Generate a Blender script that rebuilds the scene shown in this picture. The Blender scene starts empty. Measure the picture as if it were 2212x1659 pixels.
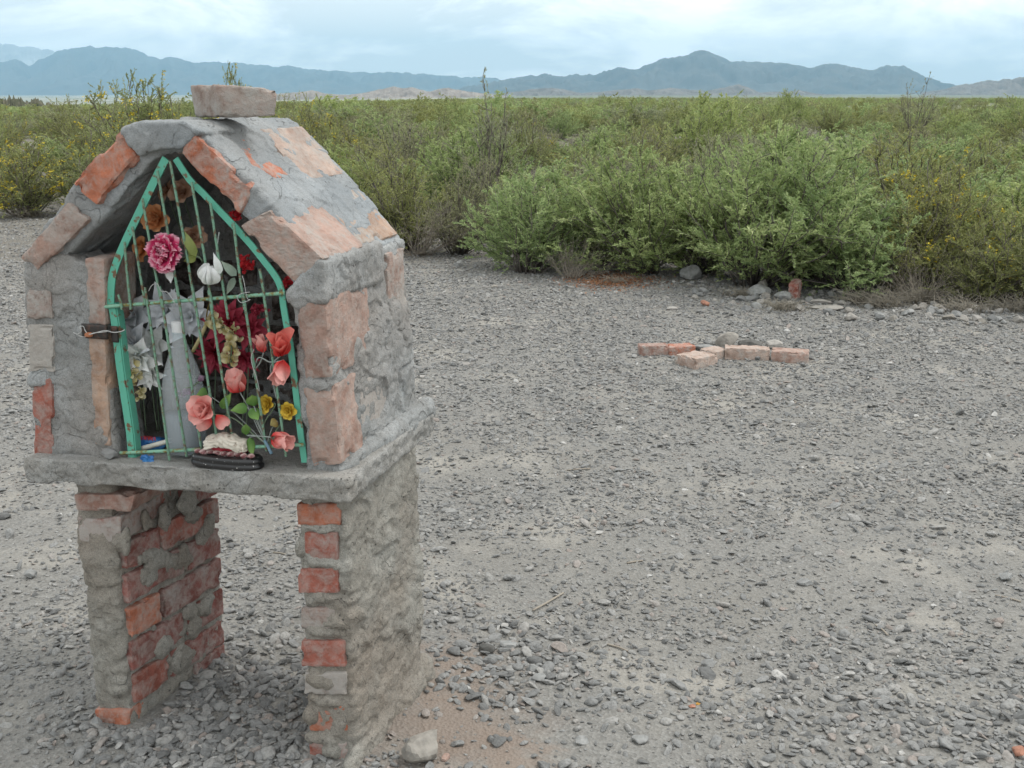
import bpy, bmesh, math, random
import numpy as np
from mathutils import Vector, Matrix

scene = bpy.context.scene
COL = scene.collection
rad = math.radians

# ------------------------------------------------------------------ camera
PITCH = math.atan((829.5 - 200.0) / 2450.0)     # 14.4 degrees below level
CAM_H = 1.63
cam_data = bpy.data.cameras.new('camera')
cam_data.sensor_width = 36.0
cam_data.lens = 36.0 * 2450.0 / 2212.0
cam_data.clip_start = 0.05
cam_data.clip_end = 200000.0
cam = bpy.data.objects.new('camera', cam_data)
COL.objects.link(cam)
cam.location = (0, 0, CAM_H)
cam.rotation_euler = (math.pi / 2 - PITCH, 0, 0)
scene.camera = cam

# ------------------------------------------------------------------ world / sky
SUN_EL, SUN_AZ = rad(60), rad(82)              # azimuth clockwise from +Y
world = bpy.data.worlds.new('World')
scene.world = world
world.use_nodes = True
wn, wl = world.node_tree.nodes, world.node_tree.links
wn.clear()
w_out = wn.new('ShaderNodeOutputWorld')
w_bg = wn.new('ShaderNodeBackground')
w_sky = wn.new('ShaderNodeTexSky')
w_sky.sky_type = 'NISHITA'
w_sky.sun_disc = False
w_sky.sun_elevation = SUN_EL
w_sky.sun_rotation = SUN_AZ
w_sky.dust_density = 2.0
w_tc = wn.new('ShaderNodeTexCoord')
w_map = wn.new('ShaderNodeMapping')
w_map.inputs['Scale'].default_value = (1.0, 1.0, 3.0)
w_map.inputs['Location'].default_value = (5.2, 0.3, 2.2)
wl.new(w_tc.outputs['Generated'], w_map.inputs['Vector'])
w_n1 = wn.new('ShaderNodeTexNoise')
w_n1.inputs['Scale'].default_value = 4.6
w_n1.inputs['Detail'].default_value = 9.0
w_n1.inputs['Roughness'].default_value = 0.62
w_n1.inputs['Distortion'].default_value = 0.35
wl.new(w_map.outputs['Vector'], w_n1.inputs['Vector'])
w_n2 = wn.new('ShaderNodeTexNoise')
w_n2.inputs['Scale'].default_value = 1.6
w_n2.inputs['Detail'].default_value = 4.0
wl.new(w_map.outputs['Vector'], w_n2.inputs['Vector'])
w_r1 = wn.new('ShaderNodeValToRGB')
w_r1.color_ramp.elements[0].position = 0.47
w_r1.color_ramp.elements[1].position = 0.62
wl.new(w_n1.outputs['Fac'], w_r1.inputs['Fac'])
w_r2 = wn.new('ShaderNodeValToRGB')
w_r2.color_ramp.elements[0].position = 0.32
w_r2.color_ramp.elements[0].color = (0.84, 0.84, 0.84, 1)
w_r2.color_ramp.elements[1].position = 0.66
w_r2.color_ramp.elements[1].color = (0.96, 0.96, 0.96, 1)
wl.new(w_n2.outputs['Fac'], w_r2.inputs['Fac'])
def w_mix(a, b, fac):
    m = wn.new('ShaderNodeMix'); m.data_type = 'RGBA'
    for sock, v in ((m.inputs[0], fac), (m.inputs[6], a), (m.inputs[7], b)):
        if hasattr(v, 'is_linked'):
            wl.new(v, sock)
        else:
            sock.default_value = v
    return m.outputs[2]
# sky radiance is scaled by the Background strength of 0.1, the veil of thin cloud is added in the same units
w_veil = w_mix(w_sky.outputs['Color'], (11.6, 12.0, 11.9, 1), w_r2.outputs['Color'])
w_cloud = w_mix(w_veil, (18.0, 17.8, 17.5, 1), w_r1.outputs['Color'])
wl.new(w_cloud, w_bg.inputs['Color'])
w_bg.inputs['Strength'].default_value = 0.085
wl.new(w_bg.outputs['Background'], w_out.inputs['Surface'])

# ------------------------------------------------------------------ sun (thin overcast)
sun_data = bpy.data.lights.new('sun', 'SUN')
sun_data.energy = 1.5
sun_data.angle = rad(16)
sun_data.color = (1.0, 0.97, 0.92)
sun = bpy.data.objects.new('sun', sun_data)
COL.objects.link(sun)
sun_dir = Vector((math.sin(SUN_AZ) * math.cos(SUN_EL), math.cos(SUN_AZ) * math.cos(SUN_EL), math.sin(SUN_EL)))
sun.rotation_euler = sun_dir.to_track_quat('Z', 'Y').to_euler()

scene.view_settings.view_transform = 'Standard'
scene.view_settings.look = 'None'
scene.view_settings.gamma = 1.0
scene.view_settings.exposure = 0.46
scene.view_settings.use_curve_mapping = False
scene.render.engine = 'CYCLES'
scene.cycles.use_denoising = True
scene.cycles.max_bounces = 8
scene.cycles.transparent_max_bounces = 12
scene.cycles.volume_bounces = 0

# ------------------------------------------------------------------ measuring helpers
# picture measurements (2212 x 1659) turned into real positions on the ground, on the shrine's front, and so on
F, CX, CY = 2450.0, 1106.0, 829.5
_fw = np.array([0, math.cos(PITCH), -math.sin(PITCH)])
_up = np.array([0, math.sin(PITCH), math.cos(PITCH)])
_rt = np.array([1.0, 0, 0])
CAMP = np.array([0, 0, CAM_H])
def ray(x, y):
    return _rt * (x - CX) - _up * (y - CY) + _fw * F
def on_ground(x, y, z=0.0):
    d = ray(x, y); return CAMP + d * ((z - CAM_H) / d[2])
def at_dist(x, y, dist):
    d = ray(x, y); return CAMP + d * (dist / d[1])
YAW = rad(16)
S0 = np.array([-0.40, 2.513, 0.0])
SU = np.array([math.cos(YAW), -math.sin(YAW), 0.0])   # along the shrine's front, to the right
SD = np.array([math.sin(YAW), math.cos(YAW), 0.0])    # into the shrine
SZ = np.array([0, 0, 1.0])
def loc(u, d, z):
    return S0 + SU * u + SD * d + SZ * z
def front(x, y, d=0.0):
    r = ray(x, y); t = ((S0 - CAMP) @ SD + d) / (r @ SD)
    return CAMP + r * t
def uz(x, y, d=0.0):
    p = front(x, y, d) - S0
    return float(p @ SU), float(p[2])

# ------------------------------------------------------------------ noise (vectorised gradient noise)
_prng = np.random.RandomState(7)
_perm = np.tile(_prng.permutation(256), 3)
_grad = _prng.normal(size=(256, 3)); _grad /= np.linalg.norm(_grad, axis=1)[:, None]
def pn(P):
    P = np.asarray(P, float)
    I = np.floor(P).astype(np.int64); f = P - I
    I &= 255
    w = f * f * f * (f * (f * 6 - 15) + 10)
    out = 0.0
    for dx in (0, 1):
        for dy in (0, 1):
            for dz in (0, 1):
                h = _perm[_perm[_perm[(I[:, 0] + dx) & 255] + ((I[:, 1] + dy) & 255)] + ((I[:, 2] + dz) & 255)]
                g = _grad[h]
                v = g[:, 0] * (f[:, 0] - dx) + g[:, 1] * (f[:, 1] - dy) + g[:, 2] * (f[:, 2] - dz)
                out = out + v * (w[:, 0] if dx else 1 - w[:, 0]) * (w[:, 1] if dy else 1 - w[:, 1]) * (w[:, 2] if dz else 1 - w[:, 2])
    return out * 1.6
def fbm(P, o=4):
    P = np.asarray(P, float); s = 0.0; a = 1.0
    for i in range(o):
        s = s + a * pn(P * (2.03 ** i) + i * 17.3); a *= 0.5
    return s
def sstep(a, b, x):
    t = np.clip((x - a) / (b - a), 0, 1); return t * t * (3 - 2 * t)

# ------------------------------------------------------------------ mesh helpers
def mesh_from(name, V, Fc, mat=None, smooth=True, sharp=None):
    me = bpy.data.meshes.new(name)
    me.from_pydata(np.asarray(V, float).tolist(), [], Fc if isinstance(Fc, list) else np.asarray(Fc).tolist())
    if smooth:
        me.polygons.foreach_set('use_smooth', np.ones(len(me.polygons), bool))
    if mat is not None:
        me.materials.append(mat)
    me.update()
    return me
def obj(name, me, parent=None, location=None):
    o = bpy.data.objects.new(name, me); COL.objects.link(o)
    if parent is not None:
        o.parent = parent
    if location is not None:
        o.location = [float(c) for c in location]
    return o
def tag(o, label, cat, group=None):
    o['label'] = label; o['category'] = cat
    if group: o['group'] = group
    return o
def empty(name, location, rot=None):
    o = bpy.data.objects.new(name, None); COL.objects.link(o)
    o.empty_display_size = 0.05
    o.location = [float(c) for c in location]
    if rot is not None: o.rotation_euler = rot
    return o
def normals(V, Fc):
    n = np.zeros_like(V); Fc = np.asarray(Fc)
    for tri in ([0, 1, 2], [0, 2, 3]) if Fc.shape[1] == 4 else ([0, 1, 2],):
        a, b, c = (V[Fc[:, k]] for k in tri)
        fn = np.cross(b - a, c - a)
        for k in tri: np.add.at(n, Fc[:, k], fn)
    return n / (np.linalg.norm(n, axis=1)[:, None] + 1e-12)
_box_cache = {}
def unit_box(nx, ny, nz):
    key = (nx, ny, nz)
    if key in _box_cache: return _box_cache[key]
    idx = {}; V = []; Fc = []
    def vid(i, j, k):
        t = (i, j, k)
        if t not in idx:
            idx[t] = len(V); V.append((2 * i / nx - 1, 2 * j / ny - 1, 2 * k / nz - 1))
        return idx[t]
    for j in range(ny):
        for k in range(nz):
            Fc.append((vid(0, j, k), vid(0, j, k + 1), vid(0, j + 1, k + 1), vid(0, j + 1, k)))
            Fc.append((vid(nx, j, k), vid(nx, j + 1, k), vid(nx, j + 1, k + 1), vid(nx, j, k + 1)))
    for i in range(nx):
        for k in range(nz):
            Fc.append((vid(i, 0, k), vid(i + 1, 0, k), vid(i + 1, 0, k + 1), vid(i, 0, k + 1)))
            Fc.append((vid(i, ny, k), vid(i, ny, k + 1), vid(i + 1, ny, k + 1), vid(i + 1, ny, k)))
    for i in range(nx):
        for j in range(ny):
            Fc.append((vid(i, j, 0), vid(i, j + 1, 0), vid(i + 1, j + 1, 0), vid(i + 1, j, 0)))
            Fc.append((vid(i, j, nz), vid(i + 1, j, nz), vid(i + 1, j + 1, nz), vid(i, j + 1, nz)))
    r = (np.array(V), np.array(Fc)); _box_cache[key] = r
    return r
def warp_block(c8, res=0.012, r=0.008, rough=0.003, seed=0, chip=0.012, fmax=26):
    """a rough block through 8 corners: c8[i][j][k], i along a, j along b, k along c"""
    c8 = np.asarray(c8, float).reshape(2, 2, 2, 3)
    la = np.linalg.norm(c8[1].mean((0, 1)) - c8[0].mean((0, 1)))
    lb = np.linalg.norm(c8[:, 1].mean((0, 1)) - c8[:, 0].mean((0, 1)))
    lc = np.linalg.norm(c8[:, :, 1].mean((0, 1)) - c8[:, :, 0].mean((0, 1)))
    L = np.array([la, lb, lc])
    n = [int(min(fmax, max(2, round(l / res)))) for l in L]
    P, Fc = unit_box(*n)
    h = L / 2
    rr = min(r, h.min() * 0.6)
    Q = P * h
    core = np.clip(Q, -(h - rr), h - rr)
    off = Q - core
    ln = np.linalg.norm(off, axis=1)
    m = ln > 1e-9
    Q2 = Q.copy()
    Q2[m] = core[m] + off[m] / ln[m][:, None] * rr
    t = (Q2 / h + 1) / 2
    V = 0
    for i in (0, 1):
        for j in (0, 1):
            for k in (0, 1):
                wgt = (t[:, 0] if i else 1 - t[:, 0]) * (t[:, 1] if j else 1 - t[:, 1]) * (t[:, 2] if k else 1 - t[:, 2])
                V = V + wgt[:, None] * c8[i, j, k]
    N = normals(V, Fc)
    sd = seed * 3.71
    edge = np.sort(np.abs(P), axis=1)[:, 1]            # close to 1 on edges
    disp = fbm(V * 24 + sd, 2) * rough * .45 + fbm(V * 85 + sd, 2) * rough * .35
    disp -= chip * sstep(0.15, 0.55, pn(V * 22 + sd + 50)) * sstep(0.72, 1.0, edge)
    disp -= 0.6 * chip * sstep(0.3, 0.6, pn(V * 11 + sd + 90)) * sstep(0.6, 1.0, edge)
    return V + N * disp[:, None], Fc
def box8(center, ax, ay, az):
    c = np.asarray(center, float); out = np.zeros((2, 2, 2, 3))
    for i in (0, 1):
        for j in (0, 1):
            for k in (0, 1):
                out[i, j, k] = c + ax * (i - .5) + ay * (j - .5) + az * (k - .5)
    return out
def rock(seed, sx, sy, sz, sub=3, rough=0.25, flat=0.0):
    bm = bmesh.new(); bmesh.ops.create_icosphere(bm, subdivisions=sub, radius=1.0)
    V = np.array([v.co[:] for v in bm.verts]); Fc = np.array([[v.index for v in f.verts] for f in bm.faces]); bm.free()
    rs = np.random.RandomState(seed)
    for _ in range(13):                                 # planar cuts make it angular
        n = rs.normal(size=3); n /= np.linalg.norm(n)
        dcut = rs.uniform(0.50, 0.86)
        s = V @ n
        V = np.where((s > dcut)[:, None], V - (s - dcut)[:, None] * n, V)
    V = V * (1 + rough * fbm(V * 1.3 + seed * 5.1, 3)[:, None] * 0.30 + rough * .12 * pn(V * 7 + seed)[:, None])
    return V * np.array([sx, sy, sz]), Fc
def tube_arrays(pts, r, sides=6, taper=None):
    pts = np.asarray(pts, float); n = len(pts)
    T = np.gradient(pts, axis=0); T /= np.linalg.norm(T, axis=1)[:, None] + 1e-12
    ref = np.array([0.31, 0.17, 0.93]) if abs(T[0] @ np.array([0.31, 0.17, 0.93])) < .9 else np.array([0.9, 0.3, 0.1])
    A = np.cross(T, ref); A /= np.linalg.norm(A, axis=1)[:, None] + 1e-12
    B = np.cross(T, A)
    rr = np.full(n, r) if np.isscalar(r) else np.asarray(r)
    ang = np.arange(sides) * 2 * math.pi / sides
    V = pts[:, None, :] + rr[:, None, None] * (np.cos(ang)[None, :, None] * A[:, None, :] + np.sin(ang)[None, :, None] * B[:, None, :])
    V = V.reshape(-1, 3)
    Fc = []
    for i in range(n - 1):
        for s in range(sides):
            s2 = (s + 1) % sides
            Fc.append((i * sides + s, i * sides + s2, (i + 1) * sides + s2, (i + 1) * sides + s))
    Fc.append(tuple(range(sides - 1, -1, -1))); Fc.append(tuple((n - 1) * sides + s for s in range(sides)))
    return V, Fc
def bez(pts, n=16):
    """smooth curve through points (Catmull-Rom)"""
    P = np.asarray(pts, float)
    if len(P) == 2:
        t = np.linspace(0, 1, n)[:, None]; return P[0] * (1 - t) + P[1] * t
    E = np.vstack([2 * P[0] - P[1], P, 2 * P[-1] - P[-2]])
    out = []
    m = len(P) - 1; per = max(2, n // m)
    for i in range(m):
        p0, p1, p2, p3 = E[i:i + 4]
        for t in np.linspace(0, 1, per, endpoint=(i == m - 1)):
            out.append(.5 * ((2 * p1) + (-p0 + p2) * t + (2 * p0 - 5 * p1 + 4 * p2 - p3) * t * t + (-p0 + 3 * p1 - 3 * p2 + p3) * t ** 3))
    return np.array(out)
class Bag:
    def __init__(s): s.V = []; s.F = []; s.n = 0
    def add(s, V, Fc):
        V = np.asarray(V, float)
        s.V.append(V); s.F.extend([tuple(int(i) + s.n for i in f) for f in Fc]); s.n += len(V); return s
    def mesh(s, name, mat, origin=(0, 0, 0), smooth=True):
        return mesh_from(name, np.vstack(s.V) - np.asarray(origin), s.F, mat, smooth)
def prism(poly, d0, d1):
    """closed prism: polygon of (u, z) on the shrine's front, pushed from depth d0 to d1"""
    n = len(poly)
    V = [loc(u, d0, z) for u, z in poly] + [loc(u, d1, z) for u, z in poly]
    area = sum(poly[i][0] * poly[(i + 1) % n][1] - poly[(i + 1) % n][0] * poly[i][1] for i in range(n))
    idx = list(range(n)) if area > 0 else list(range(n))[::-1]
    Fc = [tuple(idx), tuple(i + n for i in idx[::-1])]
    for a in range(n):
        i, j = idx[a], idx[(a + 1) % n]
        Fc.append((j, i, i + n, j + n))
    return V, Fc
def ellipsoid(c, ax, ay, az, sub=2):
    bm = bmesh.new(); bmesh.ops.create_icosphere(bm, subdivisions=sub, radius=1.0)
    V = np.array([v.co[:] for v in bm.verts]); Fc = [[v.index for v in f.verts] for f in bm.faces]; bm.free()
    return np.asarray(c) + V[:, :1] * ax + V[:, 1:2] * ay + V[:, 2:3] * az, Fc
def voxel(bag, size):
    me = bag.mesh('raw', None, smooth=False)
    o = obj('raw', me)
    bm = bmesh.new(); bm.from_mesh(me); bmesh.ops.recalc_face_normals(bm, faces=bm.faces); bm.to_mesh(me); bm.free()
    m = o.modifiers.new('r', 'REMESH'); m.mode = 'VOXEL'; m.voxel_size = size
    dg = bpy.context.evaluated_depsgraph_get()
    ev = o.evaluated_get(dg); em = ev.to_mesh()
    n = len(em.vertices); V = np.empty(n * 3); em.vertices.foreach_get('co', V); V = V.reshape(-1, 3)
    q = np.empty(len(em.loops), np.int32); em.loops.foreach_get('vertex_index', q)
    lt = np.empty(len(em.polygons), np.int32); em.polygons.foreach_get('loop_total', lt)
    assert (lt == 4).all()
    Fc = q.reshape(-1, 4)
    ev.to_mesh_clear()
    bpy.data.objects.remove(o); bpy.data.meshes.remove(me)
    return V, Fc
def relax(V, Fc, it=2, k=0.5):
    e = np.vstack([Fc[:, [0, 1]], Fc[:, [1, 2]], Fc[:, [2, 3]], Fc[:, [3, 0]]])
    for _ in range(it):
        s = np.zeros_like(V); c = np.zeros(len(V))
        np.add.at(s, e[:, 0], V[e[:, 1]]); np.add.at(c, e[:, 0], 1)
        np.add.at(s, e[:, 1], V[e[:, 0]]); np.add.at(c, e[:, 1], 1)
        V = V * (1 - k) + k * s / np.maximum(c, 1)[:, None]
    return V

# ------------------------------------------------------------------ material helpers
class NT:
    def __init__(s, name):
        s.m = bpy.data.materials.new(name); s.m.use_nodes = True
        s.n, s.l = s.m.node_tree.nodes, s.m.node_tree.links
        s.b = s.n['Principled BSDF']; s.out = s.n['Material Output']
        s.b.inputs['Specular IOR Level'].default_value = 0.3
        s.tc = None
    def co(s, scale=1.0, kind='Object'):
        if kind == 'pos':
            g = s.n.new('ShaderNodeNewGeometry'); o = g.outputs['Position']
        else:
            t = s.n.new('ShaderNodeTexCoord'); o = t.outputs[kind]
        return o
    def noise(s, vec, scale, detail=4, rough=.55, dist=0.0):
        t = s.n.new('ShaderNodeTexNoise'); t.inputs['Scale'].default_value = scale
        t.inputs['Detail'].default_value = detail; t.inputs['Roughness'].default_value = rough
        t.inputs['Distortion'].default_value = dist
        s.l.new(vec, t.inputs['Vector']); return t.outputs['Fac']
    def voro(s, vec, scale, feature='F1', out='Distance', rnd=1.0):
        t = s.n.new('ShaderNodeTexVoronoi'); t.feature = feature; t.inputs['Scale'].default_value = scale
        t.inputs['Randomness'].default_value = rnd
        s.l.new(vec, t.inputs['Vector']); return t.outputs[out]
    def ramp(s, fac, stops, interp='LINEAR'):
        r = s.n.new('ShaderNodeValToRGB'); cr = r.color_ramp; cr.interpolation = interp
        while len(cr.elements) < len(stops): cr.elements.new(0.5)
        for e, (p, c) in zip(cr.elements, stops):
            e.position = p
            e.color = (c, c, c, 1) if isinstance(c, (int, float)) else (*c, 1)
        s.l.new(fac, r.inputs['Fac']); return r.outputs['Color']
    def mix(s, a, b, fac, mode='MIX'):
        m = s.n.new('ShaderNodeMix'); m.data_type = 'RGBA'; m.blend_type = mode
        for sock, v in ((m.inputs[0], fac), (m.inputs[6], a), (m.inputs[7], b)):
            if hasattr(v, 'is_linked'): s.l.new(v, sock)
            elif isinstance(v, (int, float)): sock.default_value = v
            else: sock.default_value = (*v, 1)
        return m.outputs[2]
    def math(s, op, a, b=0.0, clamp=False):
        m = s.n.new('ShaderNodeMath'); m.operation = op; m.use_clamp = clamp
        for sock, v in ((m.inputs[0], a), (m.inputs[1], b)):
            if hasattr(v, 'is_linked'): s.l.new(v, sock)
            else: sock.default_value = v
        return m.outputs[0]
    def bump(s, height, dist=0.002, strength=1.0, chain=None):
        b = s.n.new('ShaderNodeBump'); b.inputs['Distance'].default_value = dist
        b.inputs['Strength'].default_value = strength
        s.l.new(height, b.inputs['Height'])
        if chain is not None: s.l.new(chain, b.inputs['Normal'])
        return b.outputs['Normal']
    def col(s, c):
        if hasattr(c, 'is_linked'): s.l.new(c, s.b.inputs['Base Color'])
        else: s.b.inputs['Base Color'].default_value = (*c, 1)
        return s
    def rough(s, v): s.b.inputs['Roughness'].default_value = v; return s
    def norm(s, n): s.l.new(n, s.b.inputs['Normal']); return s

def mat_mortar(name, base, light, dark, warm, scale=1.0, bumpd=0.004, grain=1.0):
    t = NT(name); v = t.co()
    n1 = t.noise(v, 7 * scale, 6, .6); n2 = t.noise(v, 60 * scale, 5, .65); n3 = t.noise(v, 2.3 * scale, 4)
    c = t.mix(base, light, t.ramp(n1, [(.42, 0.0), (.62, 1.0)]))
    c = t.mix(c, warm, t.ramp(n3, [(.45, 0.0), (.65, .8)]))
    c = t.mix(c, dark, t.ramp(n2, [(.28, .75 * grain), (.45, 0.0)]))
    crn = t.noise(v, 6.0 * scale, 3, .5, .35)
    def band(c0, w):
        return t.math('SUBTRACT', 1.0, t.math('DIVIDE', t.math('ABSOLUTE', t.math('SUBTRACT', crn, c0)), w, True), True)
    cr = t.math('MAXIMUM', band(.407, .0040), band(.506, .0034))
    cr = t.math('MULTIPLY', cr, t.ramp(t.noise(v, 13 * scale, 3), [(.49, 0.0), (.58, .5)]))
    c = t.mix(c, (.05, .048, .045), cr)
    hol = t.math('MULTIPLY', t.ramp(t.voro(v, 48 * scale), [(.10, 1.0), (.17, 0.0)]), t.ramp(t.noise(v, 9 * scale, 2), [(.52, 0.0), (.6, .8 * grain)]))
    c = t.mix(c, (.06, .057, .052), hol)
    sp = t.voro(v, 210 * scale)
    c = t.mix(c, (0.50, 0.49, 0.47), t.ramp(sp, [(.05, .5), (.16, 0.0)]))
    gr = t.noise(v, 330 * scale, 3, .7)
    c = t.mix(c, (.55, .55, .55), t.ramp(gr, [(.34, .7 * grain), (.5, 0.0)]), 'MULTIPLY')
    c = t.mix(c, (1.35, 1.35, 1.35), t.ramp(gr, [(.52, 0.0), (.7, .8 * grain)]), 'MULTIPLY')
    t.col(c).rough(.95)
    h = t.mix(n2, n1, .35)
    b1 = t.bump(h, bumpd * 1.5 * (.4 + .6 * grain), 1.0)
    b1 = t.bump(gr, .0014, .9 * grain, b1)
    fl = t.ramp(t.noise(v, 6.0 * scale, 3, .5, .35), [(.40, 0.0), (.412, .4), (.50, .4), (.51, .75), (.60, .75), (.61, 1.0)])
    b1 = t.bump(fl, .006, .75, b1)
    pits = t.ramp(t.noise(v, 130 * scale, 2, .5), [(.30, 0.0), (.42, 1.0)])
    b1 = t.bump(t.math('SUBTRACT', 1.0, t.math('MAXIMUM', cr, hol)), .004, .8, b1)
    t.norm(t.bump(pits, bumpd * .35, .8, b1))
    return t.m
M_roof = mat_mortar('roof_mortar', (.22, .238, .248), (.30, .318, .328), (.12, .126, .128), (.245, .242, .232), 1.0, .003, .62)
M_wall = mat_mortar('wall_mortar', (.225, .228, .222), (.33, .34, .34), (.11, .108, .10), (.25, .23, .21), 1.0, .004, .85)
M_pillar = mat_mortar('pillar_mortar', (.25, .235, .205), (.31, .30, .27), (.13, .115, .098), (.22, .185, .15), 1.1, .005)
M_slab = mat_mortar('slab_concrete', (.27, .265, .25), (.36, .36, .35), (.13, .125, .115), (.27, .25, .22), 1.3, .005)

def mat_brick():
    t = NT('fired_brick'); v = t.co()
    oi = t.n.new('ShaderNodeObjectInfo')
    n1 = t.noise(v, 14, 6, .6); n2 = t.noise(v, 75, 5, .65); n3 = t.noise(v, 5, 5, .6, .6)
    c = t.mix(oi.outputs['Color'], (.62, .58, .56), t.ramp(n1, [(.36, 1.0), (.60, 0.0)]), 'MULTIPLY')
    n4 = t.noise(v, 30, 6, .7, .4)
    c = t.mix(c, (.36, .325, .295), t.ramp(n4, [(.42, 0.0), (.62, .55)]))
    c = t.mix(c, (.30, .12, .075), t.ramp(t.noise(v, 19, 4, .6), [(.62, 0.0), (.74, .3)]))
    c = t.mix(c, (.45, .40, .38), t.ramp(n2, [(.25, .6), (.42, 0.0)]), 'MULTIPLY')
    # mortar and dust left on the face; how much is the object's alpha
    thr = t.math('SUBTRACT', t.math('ADD', t.math('MULTIPLY', n3, .75), t.math('MULTIPLY', n1, .25)), t.math('SUBTRACT', 1.0, oi.outputs['Alpha']))
    thr = t.math('ADD', thr, t.math('MULTIPLY', t.math('SUBTRACT', n2, .5), .35))
    dust = t.math('MULTIPLY', t.math('ADD', thr, .07), 6.0, True)
    c = t.mix(c, t.mix((.29, .275, .25), (.40, .385, .36), n2), t.math('MULTIPLY', dust, .85))
    wh = t.ramp(t.noise(v, 22, 5, .7), [(.66, 0.0), (.74, .35)])
    c = t.mix(c, (.5, .46, .42), wh)
    t.col(c).rough(.93)
    b1 = t.bump(t.mix(n2, n1, .4), .005, 1.0)
    b1 = t.bump(t.noise(v, 240, 3, .7), .0018, .9, b1)
    hole = t.ramp(t.voro(v, 70), [(.05, 0.0), (.13, 1.0)])
    b2 = t.bump(hole, .002, .6, b1)
    t.norm(t.bump(dust, .002, .5, b2))
    return t.m
M_brick = mat_brick()

def mat_stone(name, ramp_stops, bumpd=.003, scale=30):
    t = NT(name); v = t.co()
    oi = t.n.new('ShaderNodeObjectInfo')
    c = t.ramp(oi.outputs['Random'], ramp_stops)
    n = t.noise(v, scale, 5, .6)
    c = t.mix(c, (.5, .5, .5), t.ramp(n, [(.3, .8), (.55, 0.0)]), 'MULTIPLY')
    t.col(c).rough(.92)
    t.norm(t.bump(n, bumpd, .9))
    return t.m
M_gravel = mat_stone('gravel_stone', [(0.0, (.135, .135, .132)), (.25, (.20, .20, .195)), (.6, (.25, .248, .24)), (.9, (.30, .292, .276)), (.955, (.27, .23, .205)), (.985, (.36, .35, .33)), (1.0, (.46, .45, .43))], .002, 3.0)
M_palerock = mat_stone('pale_rock', [(0, (.27, .25, .22)), (1, (.38, .36, .335))], .004, 26)
M_greyrock = mat_stone('grey_rock', [(0, (.22, .22, .215)), (1, (.31, .31, .30))], .004, 26)
M_darkrock = mat_stone('dark_rock', [(0, (.09, .088, .082)), (1, (.13, .125, .115))], .004, 26)

def mat_simple(name, c, rough=.6, spec=.3, noise=None):
    t = NT(name)
    if noise:
        sc, c2, lo, hi = noise
        cc = t.mix(c, c2, t.ramp(t.noise(t.co(), sc, 5, .6), [(lo, 0.0), (hi, 1.0)]))
        t.col(cc)
        t.norm(t.bump(t.noise(t.co(), sc * 2, 4), .0008, .6))
    else: t.col(c)
    t.rough(rough); t.b.inputs['Specular IOR Level'].default_value = spec
    return t.m
M_mint = mat_simple('mint_green_paint', (.105, .375, .275), .6, .3, (48, (.15, .085, .05), .565, .63))
M_bar = mat_simple('weathered_green_bar', (.155, .29, .205), .7, .3, (90, (.13, .075, .045), .50, .62))
M_rail = mat_simple('worn_green_rail', (.20, .40, .29), .65, .3, (70, (.19, .15, .05), .50, .60))
M_iron = mat_simple('dark_iron', (.03, .026, .024), .6, .4, (60, (.09, .045, .03), .5, .65))
M_wire = mat_simple('steel_wire', (.42, .42, .41), .45, .6)
M_stemwire = mat_simple('green_stem', (.14, .19, .12), .6, .3)
M_greystem = mat_simple('grey_stem_wire', (.26, .29, .27), .55, .4)

# leaf materials of the shrubs
def mat_leaf(name, dark, mid, light, trans=.40):
    t = NT(name)
    a = t.n.new('ShaderNodeAttribute'); a.attribute_name = 'rnd'
    oi = t.n.new('ShaderNodeObjectInfo')
    c = t.ramp(a.outputs['Fac'], [(0, dark), (.5, mid), (1, light)])
    c = t.mix(c, (1.10, 1.0, .86), oi.outputs['Random'], 'MULTIPLY')
    t.col(c).rough(.6)
    tr = t.n.new('ShaderNodeBsdfTranslucent'); t.l.new(c, tr.inputs['Color'])
    ms = t.n.new('ShaderNodeMixShader'); ms.inputs[0].default_value = trans
    t.l.new(t.b.outputs[0], ms.inputs[1]); t.l.new(tr.outputs[0], ms.inputs[2])
    t.l.new(ms.outputs[0], t.out.inputs['Surface'])
    return t.m
M_leafA = mat_leaf('willowy_leaf', (.20, .275, .12), (.33, .43, .19), (.52, .60, .31))
M_leafB = mat_leaf('olive_leaf', (.17, .205, .085), (.275, .315, .135), (.42, .46, .22))
M_leafC = mat_leaf('grey_green_leaf', (.19, .215, .13), (.28, .305, .185), (.39, .41, .26))
M_yellow = mat_simple('yellow_petals', (.58, .46, .04), .6)
M_stem = mat_simple('shrub_bark', (.115, .10, .088), .9, .2, (8, (.20, .18, .16), .45, .6))
M_drystem = mat_simple('dry_twig', (.30, .265, .22), .9, .2)
M_straw = mat_simple('dry_straw', (.27, .245, .20), .9, .2)
#@@GROUND

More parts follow.
